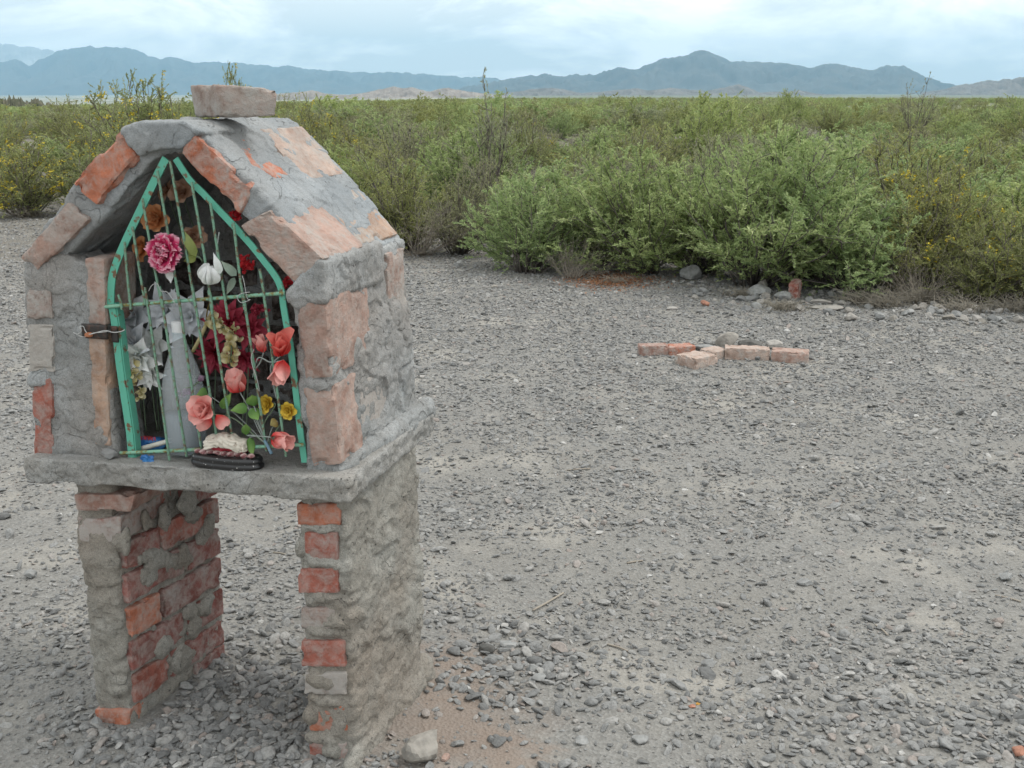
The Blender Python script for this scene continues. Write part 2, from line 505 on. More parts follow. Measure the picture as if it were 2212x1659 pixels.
# ================================================================== GROUND
def ground_h(x, y):
    x = np.atleast_1d(np.asarray(x, float)); y = np.atleast_1d(np.asarray(y, float))
    P = np.stack([x, y, np.zeros_like(x)], -1)
    D = np.hypot(x, y) + 1e-6
    near = 1 - sstep(10, 30, D)
    h = 0.012 * fbm(P * 1.1 + 3, 3) * near + 0.006 * fbm(P * 6.0, 3) * near
    h = h + 0.10 * fbm(P * 0.12 + 9, 3) * sstep(10, 40, D) * (1 - sstep(400, 2000, D))
    # the plain falls gently to the valley, more so to the left
    side = sstep(-0.50, 0.10, x / np.maximum(np.abs(y), 1e-3))
    slope = 0.0098 * (1 - side) + 0.0034 * side
    h = h - slope * np.maximum(0, np.minimum(D, 4500) - 40) * (y > 0)
    # soil heaped against the shrine's pillars
    rel = P - S0
    u = rel @ SU; d = rel @ SD
    for (u0, u1, d0, d1, k) in ((-.11, .02, 0.0, .42, .05), (-.74, -.60, .0, .40, .045)):
        dx = np.maximum(np.maximum(u0 - u, u - u1), 0); dy = np.maximum(np.maximum(d0 - d, d - d1), 0)
        h = h + k * np.exp(-np.hypot(dx, dy) / .09) * (0.7 + 0.5 * pn(P * 7 + 4)) * (D < 6) * np.clip(.25 + d / .35, 0, 1)
    return h
def graded(lo, hi, step, reach_lo, reach_hi, g=1.09):
    core = list(np.arange(lo, hi + 1e-6, step))
    s = step; v = core[-1]; up = []
    while v < reach_hi: s *= g; v += s; up.append(v)
    s = step; v = core[0]; dn = []
    while v > reach_lo: s *= g; v -= s; dn.append(v)
    return np.array(dn[::-1] + core + up)
gx = graded(-3.2, 4.6, 0.035, -60000, 60000, 1.10)
gy = graded(1.9, 10.4, 0.035, -20000, 70000, 1.10)
GX, GY = np.meshgrid(gx, gy)
GZ = ground_h(GX.ravel(), GY.ravel())
nxg, nyg = len(gx), len(gy)
gi = np.arange(nxg * nyg).reshape(nyg, nxg)
gF = np.stack([gi[:-1, :-1].ravel(), gi[:-1, 1:].ravel(), gi[1:, 1:].ravel(), gi[1:, :-1].ravel()], 1)

t = NT('gravelly_soil'); v = t.co(kind='pos')
n_big = t.noise(v, 1.1, 5, .6); n_mid = t.noise(v, 9, 6, .65); n_fine = t.noise(v, 110, 4, .7)
soil = t.mix((.172, .163, .146), (.243, .229, .205), n_mid)
soil = t.mix(soil, (.335, .315, .28), t.ramp(t.noise(v, 1.9, 5, .65), [(.50, 0.0), (.64, .8)]))
grav_cell = t.voro(v, 105, 'F1', 'Color')
grav = t.mix(t.mix((.125, .125, .12), (.28, .275, .262), grav_cell), soil, .35)
cover = t.ramp(n_big, [(.36, .45), (.52, 1.0)])
c = t.mix(soil, grav, t.math('MULTIPLY', cover, t.ramp(t.noise(v, 1.9, 5, .65), [(.50, 1.0), (.66, .35)])))
c = t.mix(c, (.72, .69, .65), t.ramp(n_fine, [(.30, .55), (.5, 0.0)]), 'MULTIPLY')
# reddish crumbled brick around the pillar's foot
def dist_to(tt, pos, p, sc=(1, 1, 1)):
    vm = tt.n.new('ShaderNodeVectorMath'); vm.operation = 'SUBTRACT'; tt.l.new(pos, vm.inputs[0]); vm.inputs[1].default_value = p
    v2 = tt.n.new('ShaderNodeVectorMath'); v2.operation = 'MULTIPLY'; tt.l.new(vm.outputs[0], v2.inputs[0]); v2.inputs[1].default_value = sc
    v3 = tt.n.new('ShaderNodeVectorMath'); v3.operation = 'LENGTH'; tt.l.new(v2.outputs[0], v3.inputs[0])
    return v3.outputs['Value']
foot = on_ground(960, 1560); foot2 = on_ground(1090, 1655); foot3 = on_ground(985, 1440)
for p, w in ((foot, .26), (foot2, .14), (foot3, .16)):
    dd = t.math('ADD', dist_to(t, v, tuple(p)), t.math('MULTIPLY', t.math('SUBTRACT', n_mid, .5), .45))
    c = t.mix(c, t.mix((.19, .145, .115), (.26, .21, .175), n_fine), t.ramp(dd, [(w * .3, .8), (w * 1.3, 0.0)]))
# plant-covered plain far away, with bare pale flats
rlen = dist_to(t, v, (0, 0, 0))
far_n = t.noise(v, .0011, 6, .65); far_n2 = t.noise(v, .012, 5, .7)
far = t.mix((.115, .13, .075), (.17, .18, .115), far_n2)
sepx = t.n.new('ShaderNodeSeparateXYZ'); t.l.new(v, sepx.inputs[0])
farpale = t.mix(far, (.46, .43, .37), t.ramp(t.noise(v, .004, 6, .75), [(.47, 0.0), (.55, .8)]))
leftness = t.ramp(t.math('DIVIDE', sepx.outputs[0], t.math('MAXIMUM', sepx.outputs[1], 1.0)), [(0.0, 1.0), (.02, 0.0)])
lm = t.math('LESS_THAN', t.math('DIVIDE', sepx.outputs[0], t.math('MAXIMUM', sepx.outputs[1], 1.0)), -.02)
far = t.mix(far, farpale, t.math('MULTIPLY', lm, .9))
k1 = t.math('DIVIDE', rlen, 400.0, True)
c = t.mix(c, (.15, .135, .11), t.math('MULTIPLY', t.ramp(t.math('DIVIDE', rlen, 20.0, True), [(.52, 0.0), (.62, 1.0)]), t.ramp(t.noise(v, 1.6, 5, .6), [(.3, .35), (.6, .85)])))
c = t.mix(c, far, t.ramp(k1, [(.08, 0.0), (.5, 1.0)]))
t.col(c).rough(.97)
b1 = t.bump(t.voro(v, 105, 'F1', 'Distance'), .006, .7)
b2 = t.bump(n_fine, .003, .8, b1)
t.norm(b2)
M_ground = t.m
ground = obj('ground', mesh_from('ground', np.stack([GX.ravel(), GY.ravel(), GZ], 1), gF, M_ground))
ground['kind'] = 'structure'

# ------------------------------------------------------------------ instancing on points (gravel, far scrub)
def src_collection(name, meshes):
    c = bpy.data.collections.new(name)
    for i, me in enumerate(meshes):
        o = bpy.data.objects.new('%s_%02d' % (name, i), me); c.objects.link(o)
    return c
def scatter(name, pts, rot, scl, idx, coll, label, cat):
    me = bpy.data.meshes.new(name)
    n = len(pts)
    me.vertices.add(n); me.vertices.foreach_set('co', np.asarray(pts, np.float32).ravel())
    a = me.attributes.new('rot', 'FLOAT_VECTOR', 'POINT'); a.data.foreach_set('vector', np.asarray(rot, np.float32).ravel())
    a = me.attributes.new('scl', 'FLOAT_VECTOR', 'POINT'); a.data.foreach_set('vector', np.asarray(scl, np.float32).ravel())
    a = me.attributes.new('idx', 'INT', 'POINT'); a.data.foreach_set('value', np.asarray(idx, np.int32))
    me.update()
    o = obj(name, me)
    ng = bpy.data.node_groups.new(name, 'GeometryNodeTree')
    ng.interface.new_socket('Geometry', in_out='INPUT', socket_type='NodeSocketGeometry')
    ng.interface.new_socket('Geometry', in_out='OUTPUT', socket_type='NodeSocketGeometry')
    N, Lk = ng.nodes, ng.links
    gin, gout = N.new('NodeGroupInput'), N.new('NodeGroupOutput')
    iop = N.new('GeometryNodeInstanceOnPoints'); iop.inputs['Pick Instance'].default_value = True
    ci = N.new('GeometryNodeCollectionInfo'); ci.inputs['Collection'].default_value = coll
    ci.inputs['Separate Children'].default_value = True; ci.inputs['Reset Children'].default_value = True
    def named(nm, typ):
        x = N.new('GeometryNodeInputNamedAttribute'); x.data_type = typ; x.inputs['Name'].default_value = nm; return x.outputs['Attribute']
    e2r = N.new('FunctionNodeEulerToRotation')
    Lk.new(gin.outputs[0], iop.inputs['Points']); Lk.new(ci.outputs[0], iop.inputs['Instance'])
    Lk.new(named('idx', 'INT'), iop.inputs['Instance Index'])
    Lk.new(named('rot', 'FLOAT_VECTOR'), e2r.inputs[0]); Lk.new(e2r.outputs[0], iop.inputs['Rotation'])
    Lk.new(named('scl', 'FLOAT_VECTOR'), iop.inputs['Scale'])
    Lk.new(iop.outputs[0], gout.inputs[0])
    m = o.modifiers.new('scatter', 'NODES'); m.node_group = ng
    o['kind'] = 'stuff'; tag(o, label, cat)
    return o

stones = []
for s in range(10):
    V, Fc = rock(100 + s, 1.0, 0.72 + .05 * (s % 4), 0.30 + .07 * (s % 4), sub=2, rough=.35)
    stones.append(mesh_from('pebble', V, Fc, M_gravel, smooth=(s % 3 == 0)))
stone_coll = src_collection('pebble_shapes', stones)
rs = np.random.RandomState(11)
N0 = 860000
gy_ = np.sqrt(2.0 ** 2 + (17.0 ** 2 - 2.0 ** 2) * rs.rand(N0))
gx_ = (rs.rand(N0) * 2 - 1) * (0.50 * gy_ + .25)
keep = rs.rand(N0) < np.interp(gy_, [2, 5, 8, 11, 12.5, 17], [1, 1, .85, .60, .25, .15])
gx_, gy_ = gx_[keep], gy_[keep]
P2 = np.stack([gx_, gy_, gx_ * 0], 1)
mask = sstep(-.40, .30, fbm(P2 * np.array([.8, 1.5, 1]) + 31, 4)) * .68 + .32
mask = np.maximum(mask, .75 * sstep(3.6, 6.0, gy_))
mask *= (0.55 + .45 * sstep(-.3, .3, fbm(P2 * 4.5 + 12, 2)))
# fewer stones on the bare earth beside the right pillar
for p, w in ((foot, .30), (on_ground(1010, 1600), .25), (on_ground(60, 1560), .3), (on_ground(1500, 1440), .22), (on_ground(1350, 1590), .3)):
    mask *= 1 - .62 * np.exp(-(np.hypot(gx_ - p[0], (gy_ - p[1])) / w) ** 2)
keep = rs.rand(len(gx_)) < np.clip(mask * 1.15, 0, 1)
gx_, gy_ = gx_[keep], gy_[keep]
n = len(gx_)
sz = np.exp(rs.normal(math.log(.0056), .52, n)); sz = np.clip(sz * (1 + .03 * np.maximum(gy_ - 4, 0)), .0035, .030)
# heap of larger dark pebbles under the shrine, and a patch to the right
extra = []
for (px, py, spread_u, spread_d, cnt) in ((470, 1520, .17, .22, 1100), (300, 1600, .14, .06, 240), (1120, 1450, .16, .18, 380), (560, 1640, .16, .07, 330), (1960, 1560, .35, .2, 420), (2080, 1640, .35, .15, 300)):
    c0 = on_ground(px, py)
    q = rs.normal(size=(cnt, 2))
    e = np.array([c0[:2] + a * spread_u * SU[:2] + b * spread_d * SD[:2] for a, b in q]); extra.append(e)
ex = np.vstack(extra)
gx_ = np.concatenate([gx_, ex[:, 0]]); gy_ = np.concatenate([gy_, ex[:, 1]])
sz = np.concatenate([sz, np.clip(np.exp(rs.normal(math.log(.0135), .3, len(ex))), .008, .026)])
# nothing inside the pillars
rel = np.stack([gx_, gy_, gx_ * 0], 1) - S0
uu, dd_ = rel @ SU, rel @ SD
inside = ((uu > -.125) & (uu < .015) & (dd_ > -.01) & (dd_ < .43)) | ((uu > -.76) & (uu < -.59) & (dd_ > -.01) & (dd_ < .40))
gx_, gy_, sz = gx_[~inside], gy_[~inside], sz[~inside]
n = len(gx_)
gz_ = ground_h(gx_, gy_) + sz * (.02 + .34 * rs.rand(n))
rot = np.stack([rs.normal(0, .34, n), rs.normal(0, .34, n), rs.rand(n) * 6.283], 1)
scl = sz[:, None] * np.stack([.85 + .7 * rs.rand(n), .8 + .4 * rs.rand(n), .7 + .8 * rs.rand(n)], 1)
scatter('gravel', np.stack([gx_, gy_, gz_], 1), rot, scl, rs.randint(0, len(stones), n), stone_coll,
        'grey slaty gravel and pebbles strewn over the clearing', 'gravel')

# ------------------------------------------------------------------ mountains
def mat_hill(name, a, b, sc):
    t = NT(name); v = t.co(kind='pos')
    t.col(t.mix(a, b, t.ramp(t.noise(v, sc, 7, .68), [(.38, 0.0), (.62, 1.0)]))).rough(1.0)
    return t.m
def hills(name, prof, dist, mat, depth, base_y=214, nx=520, ny=64, rough=.10, seed=0, label=None):
    prof = np.array(prof, float)
    xs = np.linspace(prof[0, 0], prof[-1, 0], nx)
    ys = np.interp(xs, prof[:, 0], prof[:, 1])
    jag = np.stack([xs / 22.0, xs * 0 + seed * 7.7, xs * 0], 1)
    ys = ys + (fbm(jag, 4) * 2.6 + np.abs(fbm(jag * 2.3 + 9, 3)) * 1.6) * np.clip((205 - ys) / 40, .15, 1)
    crest = np.array([at_dist(x, y, dist) for x, y in zip(xs, ys)])
    base = -60.0
    V = []; R = []
    for j in range(ny):
        s = 2 * j / (ny - 1) - 1                        # -1 near side .. 1 far side
        k = (1 - abs(s)) ** (1.15 if s < 0 else .8)
        V.append(np.stack([crest[:, 0] * (1 + s * depth / dist), crest[:, 1] + s * depth, base + (crest[:, 2] - base) * k], 1)); R.append(np.full(nx, k))
    V = np.vstack(V); R = np.concatenate(R)
    hmax = crest[:, 2].max() - base
    L = depth * .33
    rid = (1 - np.abs(fbm(V * np.array([1.6, .7, 0]) / L + seed, 6)) * 1.7)
    V[:, 2] += (rid - .55) * hmax * rough * 5.0 * R * (1 - R ** 4) * .9 + fbm(V * np.array([1, 1, 0]) / (L * .12) + seed, 3) * hmax * .02 * sstep(0, .2, R)
    gi = np.arange(nx * ny).reshape(ny, nx)
    Fc = np.stack([gi[:-1, :-1].ravel(), gi[:-1, 1:].ravel(), gi[1:, 1:].ravel(), gi[1:, :-1].ravel()], 1)
    o = obj(name, mesh_from(name, V, Fc, mat)); o['kind'] = 'structure'
    if label: o['label'] = label
    return o
M_hill = mat_hill('mountain_rock', (.045, .055, .056), (.09, .092, .085), .0020)
M_low = mat_hill('foothill_rock', (.10, .094, .084), (.18, .163, .145), .008)
M_bad = mat_hill('badland_clay', (.17, .14, .115), (.29, .25, .215), .012)
hills('mountain_range', [(-420, 165), (-250, 150), (-120, 158), (0, 133), (30, 128), (45, 131), (62, 142), (90, 125), (120, 110), (150, 103), (170, 102), (195, 97), (212, 101), (230, 100), (250, 103), (270, 100), (300, 110), (325, 121), (345, 127), (360, 121), (395, 128), (420, 134), (450, 132), (520, 135), (600, 144), (620, 142), (700, 153), (800, 158), (820, 156), (900, 160), (950, 160), (1000, 167), (1100, 172), (1250, 190), (1330, 203)],
      24000, M_hill, 5200, seed=1)
hills('mountain_range', [(960, 203), (1020, 188), (1060, 180), (1106, 168), (1140, 165), (1176, 160), (1206, 167), (1246, 160), (1286, 164), (1300, 156), (1316, 148), (1351, 144), (1371, 146), (1395, 138), (1426, 127), (1461, 120), (1486, 117), (1500, 110), (1516, 107), (1532, 111), (1546, 116), (1581, 131), (1610, 133), (1651, 131), (1701, 136), (1751, 146), (1791, 136), (1826, 140), (1850, 145), (1876, 152), (1890, 149), (1916, 142), (1951, 143), (1970, 151), (1991, 162), (2031, 180), (2056, 186), (2130, 195), (2300, 203)],
      15000, M_hill, 3300, seed=5)
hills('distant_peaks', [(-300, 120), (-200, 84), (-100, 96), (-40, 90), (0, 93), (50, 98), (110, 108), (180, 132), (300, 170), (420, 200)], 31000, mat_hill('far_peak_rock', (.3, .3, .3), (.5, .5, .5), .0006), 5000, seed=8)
hills('rocky_hill', [(1990, 202), (2041, 193), (2060, 187), (2086, 181), (2110, 177), (2136, 173), (2150, 174), (2176, 169), (2212, 164), (2280, 158), (2400, 172), (2600, 200)], 8000, M_low, 1100, seed=12)
hills('foothills', [(1000, 212), (1060, 202), (1106, 199), (1150, 192), (1196, 189), (1256, 201), (1320, 196), (1376, 190), (1400, 195), (1451, 190), (1500, 194), (1540, 194), (1566, 188), (1596, 180), (1615, 187), (1640, 199), (1690, 198), (1726, 194), (1770, 203), (1850, 207)], 7200, M_low, 700, seed=15)
hills('badlands', [(420, 216), (480, 212), (540, 208), (610, 202), (640, 199), (675, 195), (710, 202), (750, 205), (790, 200), (820, 193), (850, 186), (870, 189), (895, 189), (925, 197), (965, 189), (990, 194), (1025, 199), (1080, 206), (1130, 214)], 5200, M_bad, 420, seed=19)
hills('scrubby_knoll', [(-160, 215), (-60, 203), (0, 205), (50, 205), (75, 211), (100, 222), (130, 228)], 330, mat_hill('knoll_scrub', (.07, .08, .05), (.16, .15, .11), .4), 22, seed=23)

# ------------------------------------------------------------------ haze: air between here and the mountains
bm = bmesh.new(); bmesh.ops.create_cube(bm, size=1.0)
hz = bpy.data.meshes.new('haze'); bm.to_mesh(hz); bm.free()
haze = obj('haze', hz, location=(0, 15500, 690)); haze.scale = (44000, 37000, 1520)
haze['kind'] = 'stuff'; tag(haze, 'pale blue haze in the air before the mountains', 'haze')
hm = bpy.data.materials.new('haze'); hm.use_nodes = True
hm.node_tree.nodes.clear()
ho = hm.node_tree.nodes.new('ShaderNodeOutputMaterial'); hv = hm.node_tree.nodes.new('ShaderNodeVolumePrincipled')
hv.inputs['Color'].default_value = (.45, .77, 1.0, 1)
hv.inputs['Density'].default_value = 4.8e-5
hv.inputs['Anisotropy'].default_value = 0.0
hm.node_tree.links.new(hv.outputs[0], ho.inputs['Volume'])
hz.materials.append(hm)
haze.display_type = 'WIRE'

# ================================================================== SHRUBS
def leaf_mesh(P, dirs, side, ln, wd, rnd, mat, name):
    n = len(P)
    nrm = np.cross(dirs, side)
    V = np.empty((n, 4, 3))
    V[:, 0] = P
    V[:, 1] = P + dirs * (ln * .5)[:, None] + side * (wd * .5)[:, None] + nrm * (wd * .18)[:, None]
    V[:, 2] = P + dirs * ln[:, None] + nrm * (ln * -.08)[:, None]
    V[:, 3] = P + dirs * (ln * .5)[:, None] - side * (wd * .5)[:, None] + nrm * (wd * .18)[:, None]
    me = bpy.data.meshes.new(name)
    me.vertices.add(4 * n); me.vertices.foreach_set('co', V.astype(np.float32).ravel())
    me.loops.add(4 * n); me.loops.foreach_set('vertex_index', np.arange(4 * n, dtype=np.int32))
    me.polygons.add(n); me.polygons.foreach_set('loop_start', np.arange(0, 4 * n, 4, dtype=np.int32))
    a = me.attributes.new('rnd', 'FLOAT', 'POINT'); a.data.foreach_set('value', np.repeat(rnd, 4).astype(np.float32))
    me.materials.append(mat); me.update(calc_edges=True); me.validate()
    return me
def unit(a): return a / (np.linalg.norm(a, axis=-1, keepdims=True) + 1e-9)
def bush_proto(seed, h, r, nst, nleaf, ll, lw, mat, flowers=0, upright=.5, bare=.32, stem_r=.006, twigs=16, stem_mat=None):
    rs = np.random.RandomState(seed)
    bag = Bag(); tw = []                                # twig segments (p0, p1)
    lean = rs.normal(0, .12, 2)
    for i in range(nst):
        az = rs.rand() * 6.283; q = rs.rand() ** .55
        b0 = np.array([math.cos(az), math.sin(az), 0]) * r * .16 * rs.rand()
        top = np.array([math.cos(az) * r * q, math.sin(az) * r * q, h * (1.0 - .50 * q ** 2.0) * rs.uniform(.72, 1.06)])
        if rs.rand() < .18: top[2] *= .55
        top[:2] += lean * h
        ctrl = b0 + np.array([(top[0] - b0[0]) * (.35 + .2 * (1 - upright)), (top[1] - b0[1]) * (.35 + .2 * (1 - upright)), top[2] * .5])
        tt = np.linspace(0, 1, 7)[:, None]
        c = (1 - tt) ** 2 * b0 + 2 * tt * (1 - tt) * ctrl + tt ** 2 * top
        c[1:-1] += rs.normal(0, .012, (5, 3)) * h
        rr = np.linspace(1, .25, 7) * stem_r * rs.uniform(.7, 1.3)
        bag.add(*tube_arrays(c, rr, 3))
        for k in range(twigs):
            s = bare + (1 - bare) * rs.rand() ** .8
            x = s * 6; i0 = min(5, int(x)); p = c[i0] + (c[i0 + 1] - c[i0]) * (x - i0)
            tan = unit(c[i0 + 1] - c[i0])
            dr = unit(tan * .75 + rs.normal(0, .5, 3) + np.array([0, 0, .28]))
            L = h * rs.uniform(.10, .26) * (1.15 - .5 * s)
            p1 = p + dr * L
            if k % 2 == 0: bag.add(*tube_arrays(np.array([p, (p + p1) / 2 + rs.normal(0, .008, 3), p1]), np.array([.0028, .002, .001]) * stem_r / .006, 3))
            tw.append((p, p1))
    stem_me = bag.mesh('stems', stem_mat or M_stem)
    A = np.array([t_[0] for t_ in tw]); B = np.array([t_[1] for t_ in tw])
    ti = rs.randint(0, len(tw), nleaf); s = rs.rand(nleaf) ** .75
    P = A[ti] + (B[ti] - A[ti]) * s[:, None]
    td = unit(B[ti] - A[ti])
    dirs = unit(td * .8 + rs.normal(0, .45, (nleaf, 3)) + np.array([0, 0, .12]))
    side = unit(np.cross(dirs, rs.normal(size=(nleaf, 3))))
    tone = np.clip(.5 * rs.rand(nleaf) + .5 * rs.rand(len(tw))[ti], 0, 1)
    ln = ll * rs.uniform(.6, 1.25, nleaf); wd = lw * rs.uniform(.7, 1.2, nleaf)
    foliage = leaf_mesh(P, dirs, side, ln, wd, tone, mat, 'foliage')
    fl = None
    if flowers:
        sel = rs.randint(0, len(tw), max(3, flowers // 5)); fi = sel[rs.randint(0, len(sel), flowers)]
        Pf = A[fi] + (B[fi] - A[fi]) * rs.uniform(.6, 1.05, flowers)[:, None] + rs.normal(0, .012, (flowers, 3))
        rep = np.repeat(Pf, 4, 0)
        d4 = unit(rs.normal(size=(len(rep), 3)) + np.array([0, 0, .3]))
        fl = leaf_mesh(rep, d4, unit(np.cross(d4, rs.normal(size=d4.shape))), np.full(len(rep), .012), np.full(len(rep), .010), rs.rand(len(rep)), M_yellow, 'blossom')
    return dict(stems=stem_me, foliage=foliage, blossom=fl, h=h, r=r)
def place_bush(name, proto, pos, hs, ws, rotz, label, group=None):
    e = empty(name, pos, (0, 0, rotz))
    e.scale = (ws, ws, hs)
    obj('stems', proto['stems'], e); obj('foliage', proto['foliage'], e)
    if proto['blossom'] is not None: obj('blossom', proto['blossom'], e)
    return tag(e, label, 'shrub', group)
# unit-size prototypes: one metre high, about one metre wide
PA = [bush_proto(300 + i, 1.0, .52, 64, 38000, .026, .0082, M_leafA, upright=.5, bare=.14) for i in range(3)]
PB = [bush_proto(320 + i, 1.0, .50, 58, 30000, .017, .0075, M_leafB, flowers=f, upright=.6, bare=.14) for i, f in enumerate((0, 420, 800))]
PC = [bush_proto(340 + i, 1.0, .55, 66, 15000, .024, .0065, M_leafC, upright=.4, bare=.15, twigs=20) for i in range(2)]
PT = [bush_proto(360, 1.0, .30, 16, 1500, .030, .010, M_leafC, upright=.9, bare=.35, twigs=12, stem_r=.008)]
PD = [bush_proto(370, 1.0, .6, 60, 500, .02, .005, M_leafC, upright=.3, bare=.3, twigs=18, stem_r=.004, stem_mat=M_drystem)]
rb = random.Random(5)
def bush_px(name, proto, px, base_y, top_y, half_px, label, rotz=None, group=None):
    p = on_ground(px, base_y); dist = p[1]
    p[2] = float(ground_h(p[0], p[1])[0])
    top = at_dist(px, top_y, dist)[2] - p[2]
    w = 1.12 * half_px / F * math.hypot(dist, CAM_H) / proto['r']
    p[2] -= .02
    return place_bush(name, proto, p, top / (proto['h'] * 1.02), w, rb.random() * 6.28 if rotz is None else rotz, label, group)
near = [
 ('leafy_shrub', PA[0], 1140, 588, 345, 150, 'round willowy green shrub with small boulder behind, nearest the shrine side of the clearing'),
 ('leafy_shrub', PA[1], 1400, 590, 318, 150, 'loose green shrub above the rust-coloured leaf litter'),
 ('leafy_shrub', PA[2], 1630, 618, 262, 205, 'tallest bright green shrub standing behind the rubble pile'),
 ('leafy_shrub', PA[0], 1840, 628, 345, 190, 'wide green shrub leaning right over the red brick fragment'),
 ('leafy_shrub', PA[1], 1735, 602, 300, 150, 'green shrub wedged behind the rubble between two larger shrubs'),
 ('leafy_shrub', PA[2], 1275, 572, 360, 135, 'green shrub filling the gap right behind the round willowy shrub'),
 ('leafy_shrub', PA[0], 1520, 590, 335, 150, 'green shrub in the gap left of the tallest shrub'),
 ('olive_shrub', PB[0], 1950, 628, 400, 140, 'plain olive shrub between the wide green shrub and the yellow blossom'),
 ('flowering_shrub', PB[2], 2035, 620, 330, 160, 'olive shrub with yellow blossom behind the dry grass tufts'),
 ('flowering_shrub', PB[1], 2185, 648, 385, 170, 'olive yellow-blossomed shrub cut by the right edge of the picture'),
 ('leafy_shrub', PB[0], 2120, 655, 505, 110, 'low dark olive shrub at the lower right edge of the thicket'),
 ('olive_shrub', PB[0], 880, 540, 300, 150, 'feathery olive shrub just right of the shrine roof'),
 ('grey_shrub', PC[0], 990, 548, 330, 110, 'grey-green twiggy shrub between the shrine roof shrub and the round shrub'),
 ('dry_shrub', PD[0], 905, 552, 420, 120, 'bare grey twig bush at the foot of the olive shrub beside the shrine'),
 ('dry_shrub', PD[0], 1235, 602, 500, 70, 'small bare twig clump at the right foot of the round shrub'),
 ('dry_shrub', PD[0], 1990, 652, 520, 110, 'dark bare twigs under the yellow-blossomed shrubs'),
 ('flowering_shrub', PB[2], 345, 440, 165, 150, 'tall yellow-blossomed shrub rising behind the left roof slope'),
 ('flowering_shrub', PB[2], 540, 430, 150, 90, 'yellow-blossomed shrub whose tip shows above the loose roof block'),
 ('flowering_shrub', PB[1], 715, 450, 215, 80, 'slim shrub with dense orange-yellow blossom right of the shrine roof'),
 ('flowering_shrub', PB[1], 190, 465, 285, 130, 'low yellow-flecked shrub left of the shrine roof'),
 ('flowering_shrub', PB[2], 60, 468, 290, 130, 'yellow-flecked shrub at the left edge of the picture'),
 ('wispy_shrub', PT[0], 1065, 470, 152, 70, 'thin wispy sapling with bare twigs reaching above the horizon'),
 ('wispy_shrub', PT[0], 1968, 330, 158, 40, 'far wispy sapling sticking up above the scrub near the right range'),
]
placed = []
for a in near:
    b = bush_px(*a); placed.append((b.location.x, b.location.y, .55))
rs = np.random.RandomState(21)
clear = on_ground(1435, 318); clear2 = on_ground(1600, 330)
mids = []
tries = 0
while len(mids) < 235 and tries < 20000:
    tries += 1
    y = 10.0 + 66 * rs.rand() ** 2.1
    x = (rs.rand() * 2 - 1) * (.47 * y + 1.0)
    px = CX + x / y * F
    lim = np.interp(px, [-200, 0, 250, 700, 900, 1100, 1500, 2000, 2400], [17, 15.5, 13.5, 12.5, 12.2, 10.6, 10.6, 9.8, 9.4])
    if y < lim + .3: continue
    if abs(x - clear[0]) < 1.6 and 30 < y < 39: continue
    if any((x - a) ** 2 + (y - b) ** 2 < (.66 + .013 * y) ** 2 for a, b, _ in placed + mids): continue
    mids.append((x, y, 0))
kinds = [(PA, 'leafy_shrub', 'green leafy shrub in the scrub beyond the clearing', 'green shrubs of the scrub'),
         (PB, 'olive_shrub', 'olive shrub in the scrub beyond the clearing', 'olive shrubs of the scrub'),
         (PC, 'grey_shrub', 'grey-green shrub in the scrub beyond the clearing', 'grey-green shrubs of the scrub')]
for x, y, _ in mids:
    left = x < -.12 * y
    k = rs.choice(3, p=[.15, .60, .25] if left else [.38, .34, .28])
    pr, nm, lb, gp = kinds[k]
    pr = pr[rs.randint(0, len(pr))] if k != 1 else pr[rs.choice(3, p=[.35, .45, .2] if left else [.8, .15, .05])]
    z = float(ground_h(x, y)[0]) - .03
    hgt = rs.uniform(.70, 1.25) * (rs.uniform(1.15, 1.55) if rs.rand() < (.24 if y > 18 else .12) else 1.0)
    q = x / y
    where = ['left of the shrine roof', 'behind the shrine roof', 'right of the shrine roof', 'behind the round willowy shrub', 'behind the tallest green shrub', 'behind the yellow-blossomed shrubs'][int(np.searchsorted([-.42, -.21, -.06, .12, .30], q))]
    how = 'just ' if y < 16 else ('some way ' if y < 32 else 'far out in the scrub ')
    wdt = rs.uniform(1.25, 2.2)
    size = ('tall ' if hgt > 1.12 else 'low ' if hgt < .85 else '') + ('broad ' if wdt > 1.85 else 'slim ' if wdt < 1.5 else '')
    place_bush(nm, pr, (x, y, z), hgt, wdt, rs.rand() * 6.28, size + lb.replace(' in the scrub beyond the clearing', ' ') + how + where, gp + ' ' + where)
# the scrub that runs together beyond: one mass
LOD = []
for i, m in enumerate((M_leafA, M_leafB, M_leafC)):
    p = bush_proto(400 + i, 1.0, .55, 26, 3600, .05, .022, m, upright=.5, bare=.15, twigs=12)
    LOD.append(p['foliage'])
lod_coll = src_collection('scrub_shapes', LOD)
n = 6500
y = 45 + 900 * rs.rand(n) ** 2.2
x = (rs.rand(n) * 2 - 1) * (.50 * y + 2)
ok = ~((y < 74) & (rs.rand(n) < .55)) & (fbm(np.stack([x, y * .35, x * 0], 1) * .035, 3) > -.22)
x, y = x[ok], y[ok]; n = len(x)
sc = np.clip(rs.normal(.95, .30, n), .4, 2.1)
scatter('far_scrub', np.stack([x, y, ground_h(x, y) - .05], 1), np.stack([x * 0, x * 0, rs.rand(n) * 6.28], 1),
        np.stack([sc * 1.45, sc * 1.45, sc], 1), rs.randint(0, 3, n), lod_coll, 'far green scrub covering the plain to the valley', 'scrub')
#@@SHRINE

